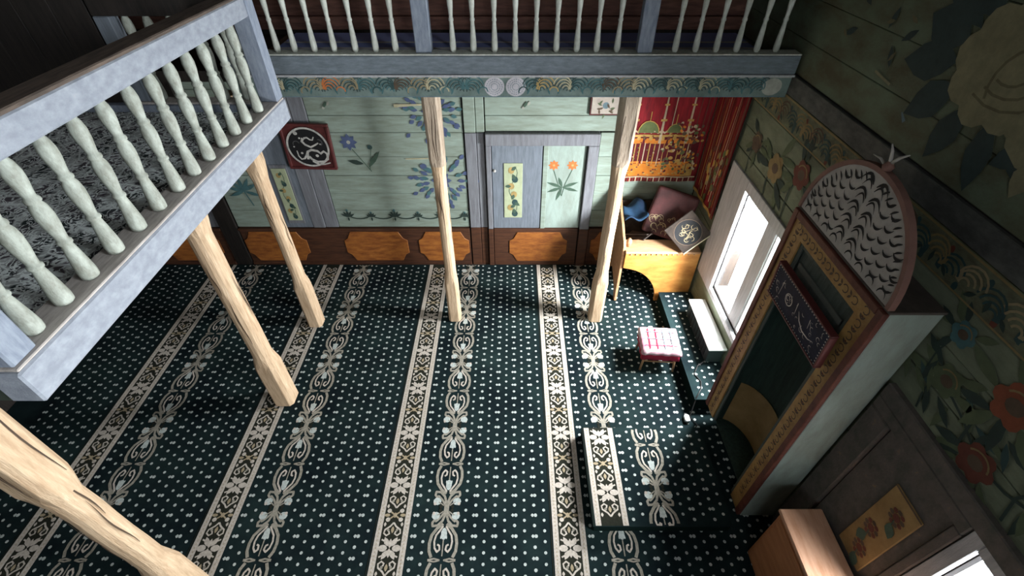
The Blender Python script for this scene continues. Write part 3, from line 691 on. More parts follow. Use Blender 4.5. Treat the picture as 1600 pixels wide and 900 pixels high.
gp = struct(MB().box(-4.19, -2.17, 2.775, 2.80, 2.364, ZC-.005, M_dark).build('wall_dark_fill'), 'dark boarded partition added to black out the end of the left gallery')  # added dark sheet, stands in for the deep shade past the return rail
for k in range(11): MB().box(-4.19+k*.1835, -4.19+k*.1835+.181, 2.755, 2.7745, 2.3655, ZC-.006, M_dark).build('plank', gp, bevel=.003)
struct(MB().box(-4.19, -1.81, 3.30, YB-.032, 2.30, 2.37, M_dark).build('floor_dark_fill'), 'dark deck added to black out the gap behind the left gallery')  # added dark deck, hides the gap and keeps it black behind the balusters
# back gallery
DXL = -1.80
bgal = thing('gallery_deck', 'back gallery deck with a grey-blue beam above a painted flower frieze', 'gallery', (-.5, 3.6, 2.24))
MB().box(DXL, XW-.018, 3.175, 3.285, 2.385, 2.498, M_beamX).build('edge_beam', bgal, bevel=.005)
MB().box(DXL, XW-.018, 3.180, 3.283, 2.4985, 2.506, M_balw).build('worn_ledge', bgal)
MB().box(DXL, XW-.018, 3.168, 3.29, 2.372, 2.3845, M_winf).build('bead', bgal)
fz = MB().box(DXL, XW-.018, 3.195, 3.43, 2.237, 2.371, P_fbg).build('painted_frieze', bgal); fz['label'] = 'teal frieze painted with scrolls and two white blossoms'
for k in range(6):
    y = 3.432+k*.1255; MB().box(DXL, XW-.018, y, y+.1235, 2.30, 2.371, M_floorwood).build('floor_board', bgal)
D = Deco(plane((0, 3.195, 0), (1, 0, 0), (0, 0, 1), (0, -1, 0)))
zc_ = 2.304
D.rect(-1.62, XW-.02, 2.360, 2.371, P_pale, 0); D.rect(-1.62, XW-.02, 2.237, 2.243, P_bluegrey, 0)
seq = [(-1.55, P_cream), (-1.43, P_dteal), (-1.30, P_ftan), (-1.18, P_orange), (-1.07, P_ftan), (-.95, P_teal), (-.83, P_dteal), (-.71, P_brown), (-.60, P_ftan), (-.50, P_cream), (-.37, P_teal), (-.245, P_teal)]
seq += [(.13, P_dteal), (.22, P_gold), (.33, P_cream), (.44, P_dteal), (.55, P_teal), (.65, P_brown), (.75, P_ftan), (.85, P_cream), (.96, P_dteal), (1.07, P_cream), (1.17, P_dteal), (1.28, P_cream), (1.38, P_teal), (1.49, P_dteal), (1.60, P_teal)]
for i, (x, m_) in enumerate(seq):
    dn = 1 if i % 2 else -1
    for q_ in range(5): D.arc(x-dn*.01*q_, zc_-.012-.004*q_, .056-.011*q_, 200 if dn > 0 else -20, 10 if dn > 0 else 170, .007, P_fdark if m_ is not P_dteal else P_teal, l=1)
    D.rosette(x, zc_+.006, .060, m_, dn, 4, .008); D.arc(x-.05*dn, zc_+.03, .028, 30, 250, .007, P_fdark, l=1); D.arc(x+.055*dn, zc_-.03, .03, 0, 200, .008, m_, l=2); D.leaf(x+.03*dn, zc_-.05, .05, .014, 20*dn+90, P_teal, 2)
for x in (-.115, .025):
    D.ell(x, zc_, .066, .062, P_white, l=1, n=18)
    for r_ in (.022, .036, .05):
        for k in range(int(8+r_*260)): 
            a_ = 2*math.pi*k/int(8+r_*260); D.ell(x+r_*math.cos(a_), zc_+r_*math.sin(a_)*.95, .0028, .0045, P_bluegrey, rot=a_, l=2, n=5)
D.ell(1.70, zc_, .065, .055, P_pale, l=2, n=16)
pf(D, 'painted_scroll', fz) if False else D.mb.build('painted_scroll', fz)
bb = thing('balustrade', 'back gallery balustrade with slim whitish balusters between grey-blue posts', 'balustrade', (0, 3.23, 2.507), 'gallery balustrades')
for (x0, x1) in ((-.603, -.502), (.785, .878)):
    MB().box(x0, x1, 3.20, 3.27, 2.507, 3.05, M_postblue).build('newel_post', bb, bevel=.005)
MB().box(-1.75, XW-.02, 3.19, 3.275, 3.051, 3.12, M_beamX).build('handrail', bb, bevel=.005)
xs = [(u-800)/742*2.985 for u in (433, 460, 491, 522, 555, 587, 618, 708, 740, 773, 805, 837, 869, 901, 932, 964, 1055, 1087, 1119, 1151, 1183, 1213)]
xs += [-1.60, -1.72]
balusters(bb, [(x, 3.23) for x in xs], 2.507, .543, .70, M_balw)
# kilim on the back gallery floor
kl = MB().box(0, 3.5, 0, .72, 0, .016, M_kilim).build('kilim_rug'); kl.location = (-1.72, 3.45, 2.3715); tag(kl, 'blue and brown striped kilim along the back gallery floor', 'rug')

# ---------------------------------------------------------------- mihrab
mh = thing('mihrab', 'tall painted wooden mihrab with a round white crest and ochre border on the right wall', 'mihrab', (1.69, 1.825, 0))
MX, MY0, MY1, MT, MXB = 1.578, 1.405, 2.245, 2.0, 1.817
MB().box(MX+.012, MXB, MY0+.002, MY0+.025, FL+.02, MT-.012, M_teal).build('side_panel', mh, bevel=.003)['label'] = 'pale teal side panel'
MB().box(MX+.012, MXB, MY1-.025, MY1-.002, .155, MT-.012, M_teal).build('side_panel', mh, bevel=.003)
MB().box(MX-.004, MXB, MY0-.006, MY1+.006, MT-.011, MT+.004, M_mtop).build('top_board', mh, bevel=.003)
OY0, OY1, OZ0, OZ1 = MY0+.145, MY1-.15, .06, 1.862
fr = MB(); e = .042   # outer red-brown frame
fr.box(MX-.018, MX+.010, MY0, MY0+e, .02, MT-.012, M_mred); fr.box(MX-.018, MX+.010, MY1-e, MY1, .156, MT-.012, M_mred); fr.box(MX-.018, MX+.010, MY0+e, MY1-e, MT-e-.012, MT-.012, M_mred)
fr.build('outer_frame', mh, bevel=.004)['label'] = 'red-brown outer frame'
oc = MB(); oc.box(MX-.008, MX+.010, MY0+e, OY0, .02, MT-e-.013, M_ochre); oc.box(MX-.008, MX+.010, OY1, MY1-e, .156, MT-e-.013, M_ochre); oc.box(MX-.008, MX+.010, OY0, OY1, OZ1, MT-e-.013, M_ochre)
oo = oc.build('ochre_border', mh); oo['label'] = 'ochre border with dark scroll marks'
D = Deco(plane((MX-.008, 0, 0), (0, 1, 0), (0, 0, 1), (-1, 0, 0)))
for yy, s_ in ((MY0+e+.05, 1), (OY1+.055, 1)):
    z = .2
    while z < 1.93:
        D.arc(yy, z, .02, 20, 300, .006, P_brown, l=1); D.leaf(yy, z+.03, .03, .014, 50, P_brown); D.leaf(yy, z+.03, .03, .014, 130, P_brown); D.ell(yy, z+.045, .006, .006, P_red); z += .082
yy = OY0+.03
while yy < OY1: D.arc(yy, 1.906, .02, 20, 300, .006, P_brown, l=1); D.leaf(yy+.03, 1.906, .03, .014, 50, P_brown); D.leaf(yy+.03, 1.906, .03, .014, -50, P_brown); yy += .082
D.mb.build('scroll_marks', oo)['kind'] = 'stuff'
ib = MB()  # inner grey-green bead and panels
ib.box(MX+.002, MX+.0115, OY0, OY0+.03, .02, OZ1, M_mgrey); ib.box(MX+.002, MX+.0115, OY1-.03, OY1, .156, OZ1, M_mgrey); ib.box(MX+.002, MX+.0115, OY0+.03, OY1-.03, OZ1-.03, OZ1, M_mgrey)
ib.box(MX+.02, MX+.04, OY0, OY1, 1.60, OZ1, M_mgrey); ib.box(MX+.008, MX+.0195, OY0+.05, OY1-.05, 1.72, 1.755, mat('grey_green_rail', (.13, .14, .12), None, 6))
ib.build('inner_frame', mh, bevel=.002)
# concave niche
nb = MB(); v = []; f = []; n = 14; zs_ = [.16, .5, .9, 1.3, 1.6]
for z in zs_:
    for i in range(n+1):
        a_ = math.pi*i/n; v.append((MX+.03+.185*math.sin(a_), (OY0+OY1)/2-(OY1-OY0)/2*math.cos(a_), z))
for k in range(len(zs_)-1):
    for i in range(n): f.append((k*(n+1)+i, k*(n+1)+i+1, (k+1)*(n+1)+i+1, (k+1)*(n+1)+i))
nb.add(v, f, M_mdark, True); nb.add([(MX+.02, OY0, 1.6), (MXB, OY0, 1.6), (MXB, OY1, 1.6), (MX+.02, OY1, 1.6)], [(0, 1, 2, 3)], M_mdark)
nn = nb.build('niche', mh)
yb = MB(); v = []; f = []
for z in (.16, .62):
    for i in range(1, n): a_ = math.pi*i/n; v.append((MX+.028+.18*math.sin(a_), (OY0+OY1)/2-((OY1-OY0)/2-.006)*math.cos(a_), z))
for i in range(n-2): f.append((i, i+1, n-1+i+1, n-1+i))
yb.add(v, f, M_myel, True); yb.build('yellow_dado', mh)['label'] = 'yellow painted lower part of the niche'
MB().box(MX+.012, MXB, MY0+.026, MY1-.026, .154, .159, M_mdark).build('niche_floor', mh)
# crest
CY, CR = (MY0+MY1)/2, .415
def semi(r, n=28, ky=1.03): return [(CY-r*math.cos(math.pi*i/n), MT+.005+r*ky*math.sin(math.pi*i/n)) for i in range(n+1)]
cr = MB().prism(semi(CR-.02), 'x', MX-.004, MX+.014, M_crest).build('crest', mh); cr['label'] = 'semicircular pale grey crest with black strokes'
ed = MB(); o_ = semi(CR); i_ = semi(CR-.022); n_ = len(o_)
v = [(MX-.012, *p) for p in o_]+[(MX-.012, *p) for p in i_]+[(MX+.018, *p) for p in o_]+[(MX+.018, *p) for p in i_]
f = []
for i in range(n_-1): f += [(i, i+1, n_+i+1, n_+i), (2*n_+i, 3*n_+i, 3*n_+i+1, 2*n_+i+1), (i, 2*n_+i, 2*n_+i+1, i+1), (n_+i, n_+i+1, 3*n_+i+1, 3*n_+i)]
ed.add(v, f, M_crestedge); ed.build('crest_edge', cr)
D = Deco(plane((MX-.004, CY, MT), (0, 1, 0), (0, 0, 1), (-1, 0, 0)))
for sx in (-1, 1):
    for k in range(5):      # drooping fronds on both sides of the pale trunk
        z = .075+.070*k
        for dz, ln, wd in ((0, .085, .015), (-.022, .062, .010)):
            D.stroke([(sx*(.012+ln*t), z+dz+.042*math.sin(t*2.7)*(1-.2*t)-.022*t*t) for t in [i/7 for i in range(8)]], wd, M_black, taper=True)
    for j, y in enumerate((.125, .185, .245, .300, .345)):      # crescents opening upwards
        top = math.sqrt(max(0, .375**2-y*y))*1.03
        z = .065+.025*(j % 2)
        while z < top-.015:
            D.stroke([(sx*(y-.026+.056*t), z+.012*t-.019*math.sin(t*math.pi)**.7) for t in [i/9 for i in range(10)]], .013, M_black, taper=True); z += .056
    for k in range(15):     # slanting strokes inside the rim
        th = R(10+5.1*k); r_ = .378; cy_, cz_ = r_*math.cos(th), r_*1.03*math.sin(th)
        D.stroke([(sx*(cy_-.028*math.cos(th-.9)*t*1.2-.004*math.sin(t*3)), cz_-.034*math.sin(th+.4)*t+.0*t) for t in [i/5 for i in range(6)]], .010, M_black, taper=True)
    for k in range(4): D.arc(sx*(.07+.088*k), .018, .027, 5, 175, .010, M_black, ry=.034, taper=True)
D.mb.build('crest_strokes', cr)
fn = MB(); fx, fzt = MX+.003, MT+.43
fn.lathe([(.018, fzt), (.024, fzt+.02), (.010, fzt+.04)], M_crestedge, fx, CY, 10)
fn.tube([(fx, CY, fzt+.03), (fx, CY-.035, fzt+.075), (fx-.005, CY-.075, fzt+.105)], [.008, .007, .003], M_crest)
fn.tube([(fx, CY, fzt+.03), (fx-.01, CY+.01, fzt+.08), (fx-.02, CY+.02, fzt+.11)], [.008, .006, .003], M_crest)
fn.tube([(fx, CY, fzt+.01), (fx, CY+.06, fzt+.025), (fx, CY+.11, fzt+.02)], [.008, .006, .003], M_crest)
fn.build('finial', cr)
# navy calligraphy plaque hung across the mihrab
pq = thing('calligraphy_plaque', 'long navy plaque with silver calligraphy hung across the mihrab', 'plaque', (MX-.05, 1.80, 1.50))
pq.rotation_euler = (0, R(-3), 0)
def chpart(mb, name, parent, bevel=0):
    o = mb.build(name); o.parent = parent; o.matrix_parent_inverse = Matrix()
    if bevel: b = o.modifiers.new('bevel', 'BEVEL'); b.width = bevel; b.segments = 1
    return o
L2, HH = .29, .235
m_ = MB(); fw = .012
m_.box(-.012, .028, -L2, L2, 0, fw, M_plaqred); m_.box(-.012, .028, -L2, L2, HH-fw, HH, M_plaqred); m_.box(-.012, .028, -L2, -L2+fw, fw, HH-fw, M_plaqred); m_.box(-.012, .028, L2-fw, L2, fw, HH-fw, M_plaqred)
chpart(m_, 'frame', pq, .003)
fc = chpart(MB().box(-.006, .020, -L2+fw, L2-fw, fw, HH-fw, M_navy), 'face', pq)
D = Deco(plane((-.006, 0, HH/2), (0, -1, 0), (0, 0, 1), (-1, 0, 0))); A, B_ = L2-fw-.008, HH/2-fw-.006
for (p, q_) in (((-A, -B_), (A, -B_)), ((A, -B_), (A, B_)), ((A, B_), (-A, B_)), ((-A, B_), (-A, -B_))):
    n = 26 if abs(p[0]-q_[0]) > .1 else 10
    for i in range(n): t = i/n; D.ell(p[0]+(q_[0]-p[0])*t, p[1]+(q_[1]-p[1])*t, .004, .004, M_silver, l=1, n=6)
D.arc(-.09, .0, .034, 0, 360, .006, M_silver, n=16); D.arc(-.10, .005, .016, 40, 300, .006, M_silver)
D.stroke([(.02, .02), (.05, -.02), (.10, -.045), (.16, -.04), (.20, -.02)], .009, M_silver, taper=True)
q = random.Random(5)
for i in range(34):
    a, b = q.uniform(-A*.92, A*.92), q.uniform(-B_*.8, B_*.8); D.arc(a, b, q.uniform(.006, .016), q.uniform(0, 200), q.uniform(220, 360), .003, M_silver, taper=True, n=5)
D.stroke([(-.01, .05), (-.005, -.02)], .007, M_silver, .002); D.stroke([(-.18, .05), (-.19, -.05)], .005, M_silver, .002); D.stroke([(.12, .055), (.125, .0)], .005, M_silver, .002)
chpart(D.mb, 'lettering', fc)

# ---------------------------------------------------------------- square plaque with a round calligraphy on the back wall
sp = thing('framed_calligraphy', 'square maroon framed black plaque with a silver ring of calligraphy on the back wall', 'plaque', (-1.90, YB-.035, 1.42)); sp.rotation_euler = (0, R(1.5), 0)
m_ = MB(); s_ = .225; fw = .026
m_.box(-s_, s_, -.022, .012, -s_, -s_+fw, M_plaqred); m_.box(-s_, s_, -.022, .012, s_-fw, s_, M_plaqred); m_.box(-s_, -s_+fw, -.022, .012, -s_+fw, s_-fw, M_plaqred); m_.box(s_-fw, s_, -.022, .012, -s_+fw, s_-fw, M_plaqred)
chpart(m_, 'frame', sp, .004)
fc = chpart(MB().box(-s_+fw, s_-fw, -.008, .008, -s_+fw, s_-fw, M_plaqred), 'backing', sp)
chpart(MB().prism([(.195*math.cos(2*math.pi*i/32), .195*math.sin(2*math.pi*i/32)) for i in range(32)], 'y', -.016, -.0085, M_black), 'disc', sp)
D = Deco(plane((0, -.016, 0), (1, 0, 0), (0, 0, 1), (0, -1, 0)))
D.arc(0, 0, .186, 0, 360, .018, M_silver, n=36, l=1)
k_ = .182/235
def cp(pts): return [((x-365)*k_, (445-y)*k_) for x, y in pts]
D.stroke(cp([(330, 330), (310, 370), (340, 410), (400, 440), (460, 410), (500, 385)]), .026, M_silver, .012, l=1)
D.stroke(cp([(340, 330), (380, 320), (410, 345), (440, 350), (460, 310)]), .018, M_silver, .01, l=1)
D.stroke(cp([(330, 600), (345, 500), (400, 475), (470, 490), (500, 520), (540, 490), (575, 520), (570, 590), (520, 625), (440, 630), (380, 600), (350, 560)]), .022, M_silver, .022, l=1)
D.stroke(cp([(350, 500), (320, 550), (290, 590), (250, 600), (225, 560), (220, 490)]), .022, M_silver, .01, l=1)
D.stroke(cp([(380, 620), (450, 665), (520, 660), (590, 640)]), .022, M_silver, .01, l=1)
for x, y, r_ in ((255, 270, .020), (275, 520, .012), (450, 550, .016), (200, 440, .008), (290, 330, .010), (520, 400, .008)): D.ell((x-365)*k_, (445-y)*k_, r_, r_*.9, M_silver, l=1)
D.arc(-.10, .03, .03, 20, 200, .008, paint('dim_grey', (.10, .10, .10)), l=1); D.arc(.11, .05, .03, -60, 100, .008, MATS['dim_grey'], l=1)
chpart(D.mb, 'lettering', bpy.data.objects['disc'])
# small framed picture by the tapestry
pc = thing('framed_picture', 'small pale framed picture high on the back wall left of the red tapestry', 'picture', (.83, YB-.02, 1.80))
MB().box(.69, .975, YB-.022, YB-.006, 1.71, 1.93, M_plaqred).build('frame', pc, bevel=.004)
pp = MB().box(.705, .960, YB-.026, YB-.0225, 1.725, 1.915, mat('picture_ground', (.45, .40, .34), (.35, .3, .26), 12)).build('picture_sheet', pc)
D = Deco(plane((.83, YB-.026, 1.80), (1, 0, 0), (0, 0, 1), (0, -1, 0)))
for i in range(12): D.leaf(-.08+.015*i, -.03+.05*math.sin(i*2.3), .05, .018, i*50, P_dimgreen if i % 2 else P_brown)
D.ell(0, 0, .03, .03, P_bluegrey); D.mb.build('printed_flowers', pp)

# ---------------------------------------------------------------- tapestries
def wave_map(o, ua, va, n, amp, fr):
    o, ua, va, n = map(Vector, (o, ua, va, n))
    return lambda a, b, l: o+ua*a+va*b+n*(.008+amp*(1+math.sin(a*fr+.6*math.sin(b*3)))+l*.0016)
def cloth(mp, W, H, m, nx=40, nz=10, th=.004):
    mb = MB(); v = [mp(W*i/nx, H*j/nz, 0) for j in range(nz+1) for i in range(nx+1)]; k = len(v); v += [mp(W*i/nx, H*j/nz, -th/.0016) for j in range(nz+1) for i in range(nx+1)]
    f = []
    for j in range(nz):
        for i in range(nx):
            a = j*(nx+1)+i; f += [(a, a+1, a+nx+2, a+nx+1), (k+a, k+a+nx+1, k+a+nx+2, k+a+1)]
    for i in range(nx): f += [(i, k+i, k+i+1, i+1), (nz*(nx+1)+i, nz*(nx+1)+i+1, k+nz*(nx+1)+i+1, k+nz*(nx+1)+i)]
    mb.add(v, f, m, True); return mb
mp1 = wave_map((1.05, YB-.006, 1.05), (1, 0, 0), (0, 0, 1), (0, -1, 0), .006, 24)
W_, H_ = .755, 1.12
mb = cloth(mp1, W_, H_, M_velvet); D = Deco(mp1, mb)
def fine(p, q_, n=14): return [(p[0]+(q_[0]-p[0])*i/n, p[1]+(q_[1]-p[1])*i/n) for i in range(n+1)]
G1 = paint('tapestry_gold', (.50, .30, .08)); G2 = paint('tapestry_orange', (.62, .20, .02)); G3 = paint('tapestry_green', (.12, .15, .055)); G4 = paint('tapestry_cream', (.52, .40, .27))
for i in range(12): D.rect(.04+.055*i, .04+.055*(i+1), .06, .19, G2 if i < 10 else G1, 2)
q = random.Random(2)
for i in range(70): D.ell(q.uniform(.05, .62), q.uniform(.07, .19), .012, .008, G1 if i % 2 else P_red, l=3, n=6)
for i in range(12): D.rect(.04+.055*i, .04+.055*(i+1), .19, .46, M_velvetd, 2)
for i in range(13): D.stroke(fine((.06+.045*i, .19), (.06+.045*i, .40), 4), .009, G4 if i % 3 == 0 else G1, l=3)
D.stroke(fine((.04, .205), (.66, .205)), .02, G2, l=3); D.stroke(fine((.04, .42), (.66, .42)), .05, G2, l=3); D.stroke(fine((.04, .47), (.66, .47)), .022, G1, l=3)
for i in range(11): D.ell(.07+.055*i, .445, .018, .02, G1 if i % 2 else P_red, l=4, n=8)
D.stroke([(.05+.03*i, .50+.02*(i % 2)) for i in range(20)], .018, G4, l=3)
for (cx_, r_) in ((.20, .095), (.44, .07)): 
    D.poly([(cx_+r_*math.cos(math.pi*i/12), .50+r_*1.15*math.sin(math.pi*i/12)) for i in range(13)], G3, 4); D.arc(cx_, .50, r_, 0, 180, .008, G1, ry=r_*1.15, l=5); D.stroke([(cx_, .50+r_*1.1), (cx_, .60+r_)], .006, G1, l=5)
for cx_ in (.07, .32, .56):
    D.stroke(fine((cx_, .40), (cx_, .86), 8), .026, G4, .012, l=4); D.stroke([(cx_-.028, .62), (cx_+.028, .62)], .02, G1, l=5); D.stroke([(cx_-.022, .76), (cx_+.022, .76)], .015, G1, l=5)
for i in range(26): D.ell(.40+q.uniform(0, .26), q.uniform(.18, .50), .022, .018, [G3, G1, P_brown][i % 3], l=5, n=7)
for cx_ in (.62, .68, .72, .40): D.stroke(fine((cx_, .1), (cx_+.01, 1.1), 10), .008, G4 if cx_ < .5 else P_red, l=3)
for i in range(25): D.stroke([(.02+.029*i, .0), (.02+.029*i, .045)], .012, G4 if i % 2 else P_red, l=2)
D.stroke(fine((.0, .05), (.74, .05)), .012, G4, l=3)
for i in range(90): D.ell(.36+q.random()**.8*.36, .10+q.random()*.50, .016, .012, [G3, G1, P_brown, G4, M_velvetd, G2][i % 6], l=6, n=6, rot=q.uniform(0, 3))
for i in range(40): D.ell(.04+q.random()*.4, .20+q.random()*.32, .009, .006, [G3, P_brown, G4, M_velvetd][i % 4], l=6, n=5)
tp = mb.build('tapestry'); tag(tp, 'red velvet tapestry with golden domed buildings and minarets on the back wall', 'tapestry', 'red tapestries in the corner')
mp2 = wave_map((XW-.02, 3.60, 1.00), (0, 1, 0), (0, 0, 1), (-1, 0, 0), .006, 38)
mb = cloth(mp2, .56, 1.17, M_velvet); D = Deco(mp2, mb)
for i in range(16):
    a = .02+.034*i; D.stroke(fine((a, .04+.05*(i % 3)), (a+.02*math.sin(i), 1.14-.25*((i*7) % 4)/4), 12), .010, [G4, G1, P_red, P_ftan][i % 4], .004, l=3)
for i in range(46): D.ell(q.uniform(.03, .42), q.uniform(.05, .62), .02, .035, [G1, P_ftan, P_red, G3, P_brown][i % 5], l=4, n=7, rot=q.uniform(-.5, .5))
D.stroke(fine((.012, .0), (.012, 1.16)), .022, P_red, l=4); D.stroke(fine((.0, .02), (.55, .02)), .03, G1, l=3)
tp2 = mb.build('tapestry'); tag(tp2, 'red and gold streaked tapestry on the right wall beside the window', 'tapestry', 'red tapestries in the corner')

# ---------------------------------------------------------------- wooden pulpit chair in the corner
pl = thing('pulpit_chair', 'golden pine preaching chair with an arched front in the back right corner', 'chair', (1.45, 3.88, 0))
x0, x1, yf, yk = 1.085, 1.80, 3.585, 4.17
pts = [(x0, .62), (x1, .62), (x1, .0055), (1.47, .0055)]
for i in range(1, 9):
    t = i/9; a_ = math.pi/2*t; pts.append((1.47-(1.47-x0)*(1-math.cos(a_)), .0055+.43*math.sin(a_)))
pts.append((x0, .445))
MB().prism(pts, 'y', yf, yf+.025, M_gold).build('front_panel', pl, bevel=.003)
MB().box(x0-.006, x1, yf-.012, yf+.20, .621, .645, M_goldl).build('seat_board', pl, bevel=.006)
ll = MB()
n = 13
for i in range(n): ll.lathe([(.004, .608), (.009, .614), (.004, .6205)], M_goldl, x0+.05+i*.05, yf-.006, 7)
ll.build('notched_moulding', pl)['kind'] = 'stuff'
side = [(yf, .0055), (yf+.06, .0055), (yf+.10, .12), (yf+.30, .22), (yk-.14, .12), (yk-.08, .0055), (yk, .0055), (yk, .98), (yk-.06, 1.0), (yk-.14, .92), (yk-.22, .86), (yk-.36, .80), (yf+.13, .74), (yf+.07, .72), (yf+.03, .68)]
MB().prism(side, 'x', x0-.028, x0-.001, M_goldl).build('side_panel', pl, bevel=.004)
MB().prism([(p[0], p[1]) if p[1] < .6 else (p[0], .62) for p in side[:8]]+[(yf, .62)], 'x', x1-.024, x1, M_gold).build('side_panel', pl) if False else None
MB().lathe([(.010, .645), (.018, .655), (.024, .675), (.028, .70), (.022, .725), (.010, .74)], M_goldl, x0+.035, yf+.085, 12).build('knob', pl)
MB().box(x0, x1, yk-.02, yk, .2, .86, M_carv).build('back_panel', pl)
MB().box(x0, x1-.001, yf+.20, yk-.021, .30, .32, M_carv).build('inner_shelf', pl)
# cushion, cloth, folding book stand, carved plaque
def obj_at(mb, name, loc, rot, lab, cat, bevel=0, seg=2):
    o = mb.build(name); o.location = loc; o.rotation_euler = rot
    if bevel: b = o.modifiers.new('bevel', 'BEVEL'); b.width = bevel; b.segments = seg
    return tag(o, lab, cat)
cu = MB().box(-.20, .20, -.055, .055, 0, .46, M_cush)
D = Deco(plane((0, -.055, 0), (1, 0, 0), (0, 0, 1), (0, -1, 0)), cu); 
for i in range(26): D.arc(q.uniform(-.15, .15), q.uniform(.03, .22), q.uniform(.012, .03), 0, q.uniform(150, 300), .004, P_ftan, l=1)
obj_at(cu, 'cushion', (1.46, 3.82, .66), (R(-20), R(10), R(-20)), 'dark maroon leather cushion leaning in the pulpit chair', 'cushion', .03, 3)
cl = MB(); v = []; nx, ny = 14, 10
for j in range(ny+1):
    for i in range(nx+1):
        a, b = i/nx, j/ny; v.append((.22*a, .24*b, .05*math.sin(a*7+b*3)*.6+.10*b*(1-abs(a-.6))+.02*math.cos(b*9)+.04*a))
v += [(p[0], p[1], p[2]-.012) for p in v]; k = (nx+1)*(ny+1); f = []
for j in range(ny):
    for i in range(nx): a = j*(nx+1)+i; f += [(a, a+1, a+nx+2, a+nx+1), (k+a, k+a+nx+1, k+a+nx+2, k+a+1)]
for i in range(nx): f += [(i, k+i, k+i+1, i+1), (ny*(nx+1)+i, ny*(nx+1)+i+1, k+ny*(nx+1)+i+1, k+ny*(nx+1)+i)]
for j in range(ny): a = j*(nx+1); f += [(a, a+nx+1, k+a+nx+1, k+a), (a+nx, k+a+nx, k+a+2*nx+1, a+2*nx+1)]
cl.add(v, f, M_bluec, True)
obj_at(cl, 'folded_cloth', (1.095, 3.86, .80), (0, 0, 0), 'dark blue cloth bunched over the back of the pulpit chair', 'cloth')
bs = thing('book_stand', 'dark wooden folding book stand lying open inside the pulpit chair', 'book stand', (1.24, 3.84, .60))
for s_, nm in ((1, 'leaf'), (-1, 'leaf')):
    o = chpart(MB().box(-.055, .055, -.006, .006, -.15, .15, M_carv), nm, bs, .003)
    o.rotation_euler = (R(62), R(18*s_), R(35)); o.location = (0, .01*s_, .06)
carv = MB().box(-.15, .15, -.01, .01, -.15, .15, M_carv)
D = Deco(plane((0, -.010, 0), (1, 0, 0), (0, 0, 1), (0, -1, 0)), carv)
D.ell(0, 0, .125, .125, M_black, l=0, n=28); D.arc(0, 0, .122, 0, 360, .005, P_brown, n=28, l=1)
for i in range(18): D.arc(.07*math.cos(i*1.1)*(.5+.5*(i % 3)/2), .07*math.sin(i*1.1)*(.5+.5*(i % 2)), .022, i*40, i*40+200, .005, P_ftan, l=1, taper=True)
D.stroke([(-.04, -.06), (0, .05), (.04, -.06)], .006, P_ftan); D.rect(.142, .15, -.15, .15, P_cream, 1)
obj_at(carv, 'carved_plaque', (1.62, 3.60, .86), (R(-25), R(40), R(-30)), 'square dark carved plaque with a round emblem leaning by the window', 'plaque', .004, 1)

# ---------------------------------------------------------------- stool, heater, cord, box
st = thing('stool', 'small low stool with thin pale legs under a red and white cloth', 'stool', (1.30, 2.80, 0)); st.rotation_euler = (0, 0, R(-4))
o = chpart(MB().box(-.14, .14, -.12, .12, .245, .265, M_goldl), 'seat', st, .004)
for sx in (-1, 1):
    for sy in (-1, 1):
        m_ = MB(); m_.tube([(sx*.145, sy*.125, .0055), (sx*.125, sy*.105, .244)], [.010, .012], M_goldl); chpart(m_, 'leg', st)
m_ = MB(); m_.tube([(-.137, -.117, .12), (.137, -.117, .12)], .006, M_goldl); chpart(m_, 'stretcher', st)
m_ = MB(); m_.tube([(-.137, .117, .12), (.137, .117, .12)], .006, M_goldl); chpart(m_, 'stretcher', st)
sc_ = thing('stool_cloth', 'folded white and pink cloth draped over the low stool', 'cloth', (1.30, 2.80, .266)); sc_.rotation_euler = (0, 0, R(-4))
def drape(hw, hd, drop, m, z, seed, wav=.008):
    q = random.Random(seed); mb = MB(); n = 12; v = []; f = []
    for j in range(-2, n+3):
        for i in range(-2, n+3):
            a = min(max(i, 0), n)/n*2-1; b = min(max(j, 0), n)/n*2-1; x = a*hw; y = b*hd; zz = z+q.uniform(0, .004)
            oi = (i < 0)*-i+(i > n)*(i-n); oj = (j < 0)*-j+(j > n)*(j-n); oo = max(oi, oj)
            if oo: zz = z-drop*oo/2; x *= 1+.035*oo+wav*math.sin(j*2.1)*4; y *= 1+.035*oo+wav*math.sin(i*1.9)*4
            v.append((x, y, zz))
    W = n+5
    for j in range(W-1):
        for i in range(W-1): a = j*W+i; f.append((a, a+1, a+W+1, a+W))
    mb.add(v, f, m, True); return mb
a = chpart(drape(.150, .130, .10, M_redc, .001, 1), 'red_layer', sc_); a['label'] = 'red lower cloth'; s_ = a.modifiers.new('s', 'SOLIDIFY'); s_.thickness = .004; s_.offset = 1
a = chpart(drape(.155, .135, .035, M_pinkc, .008, 3), 'white_layer', sc_); a['label'] = 'pink and white checked top cloth'; s_ = a.modifiers.new('s', 'SOLIDIFY'); s_.thickness = .008; s_.offset = 1
D = Deco(plane((0, 0, .0235), (1, 0, 0), (0, 1, 0), (0, 0, 1)))
for i in range(4): D.stroke([(-.10+.065*i, -.12), (-.10+.065*i+.004, .12)], .010, M_redc if i < 2 else P_bluegrey, l=0)
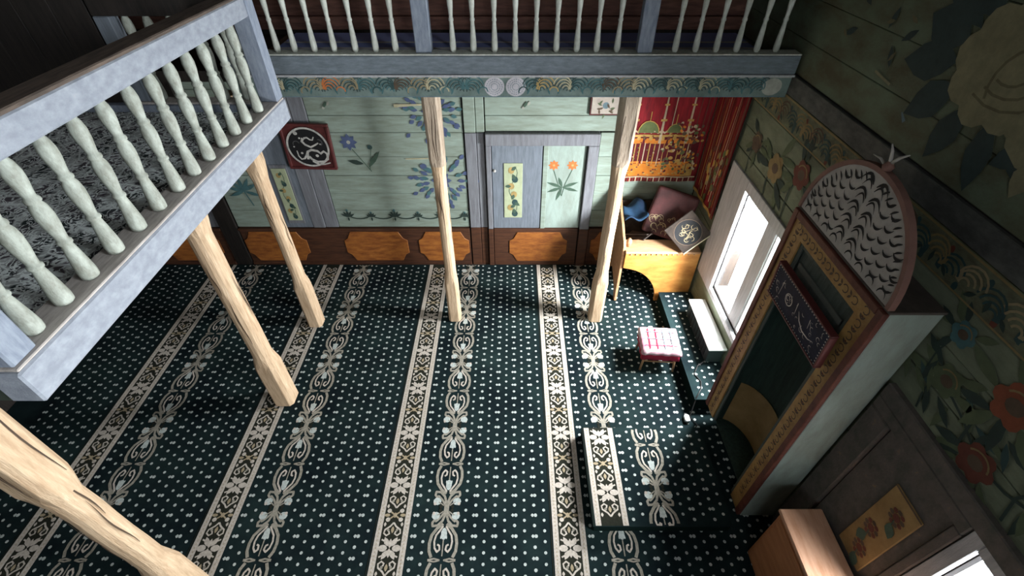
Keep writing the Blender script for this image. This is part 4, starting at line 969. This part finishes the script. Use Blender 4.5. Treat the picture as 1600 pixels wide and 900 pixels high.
for i in range(3): D.stroke([(-.14, -.08+.08*i), (.14, -.078+.08*i)], .008, M_redc if i == 0 else P_bluegrey, l=1)
chpart(D.mb, 'check_lines', sc_)
ht = thing('heater', 'low dark heater box with a bright white top under the window', 'heater', (1.75, 2.93, .15))
MB().box(1.672, 1.805, 2.64, 3.235, .165, .325, M_heater).build('casing', ht, bevel=.006)
MB().box(1.66, 1.815, 2.625, 3.25, .3255, .345, M_white).build('white_top', ht, bevel=.005)
for i in range(9): MB().box(1.668, 1.6715, 2.70+i*.055, 2.73+i*.055, .19, .30, M_cord).build('grille_slot', ht)
for y in (2.70, 3.16): MB().box(1.69, 1.79, y, y+.03, .151, .1645, M_cord).build('foot', ht)
m_ = MB(); m_.tube([(1.665, 2.63, .20), (1.60, 2.60, .165), (1.55, 2.52, .158), (1.585, 2.44, .158), (1.56, 2.36, .158), (1.50, 2.28, .158), (1.46, 2.20, .010), (1.50, 2.12, .010), (1.44, 2.06, .010)], .005, M_cord, 6)
m_.build('power_cord', ht)['label'] = 'thin dark cord'
mc = thing('power_adapter', 'small white plug adapter on the floor left of the mihrab', 'adapter', (1.42, 2.16, 0))
MB().box(1.405, 1.445, 2.14, 2.20, .0055, .04, M_white).build('body', mc, bevel=.006); MB().box(1.415, 1.435, 2.201, 2.215, .012, .03, M_cord).build('plug', mc)
bx = thing('wooden_cabinet', 'low orange pine box cabinet with a pale top at the lower right', 'cabinet', (1.67, .75, 0))
MB().box(1.555, 1.785, .25, 1.175, .0055, .597, M_boxo).build('body', bx, bevel=.004)
MB().box(1.542, 1.79, .24, 1.19, .5975, .622, M_boxt).build('top_board', bx, bevel=.005)
for i in range(2):
    dd = MB().box(1.543, 1.5545, .28+i*.45, .70+i*.45, .04, .57, M_boxo).build('door', bx, bevel=.003); MB().lathe([(.004, 0), (.010, .006), (.012, .014), (.005, .02)], M_goldl, n=8).build('knob2')
    kk = bpy.data.objects['knob2']; kk.name = 'knob'; kk.parent = dd; kk.matrix_parent_inverse = Matrix(); kk.location = (1.543, .66 if i == 0 else .77, .32); kk.rotation_euler = (0, R(-90), 0)
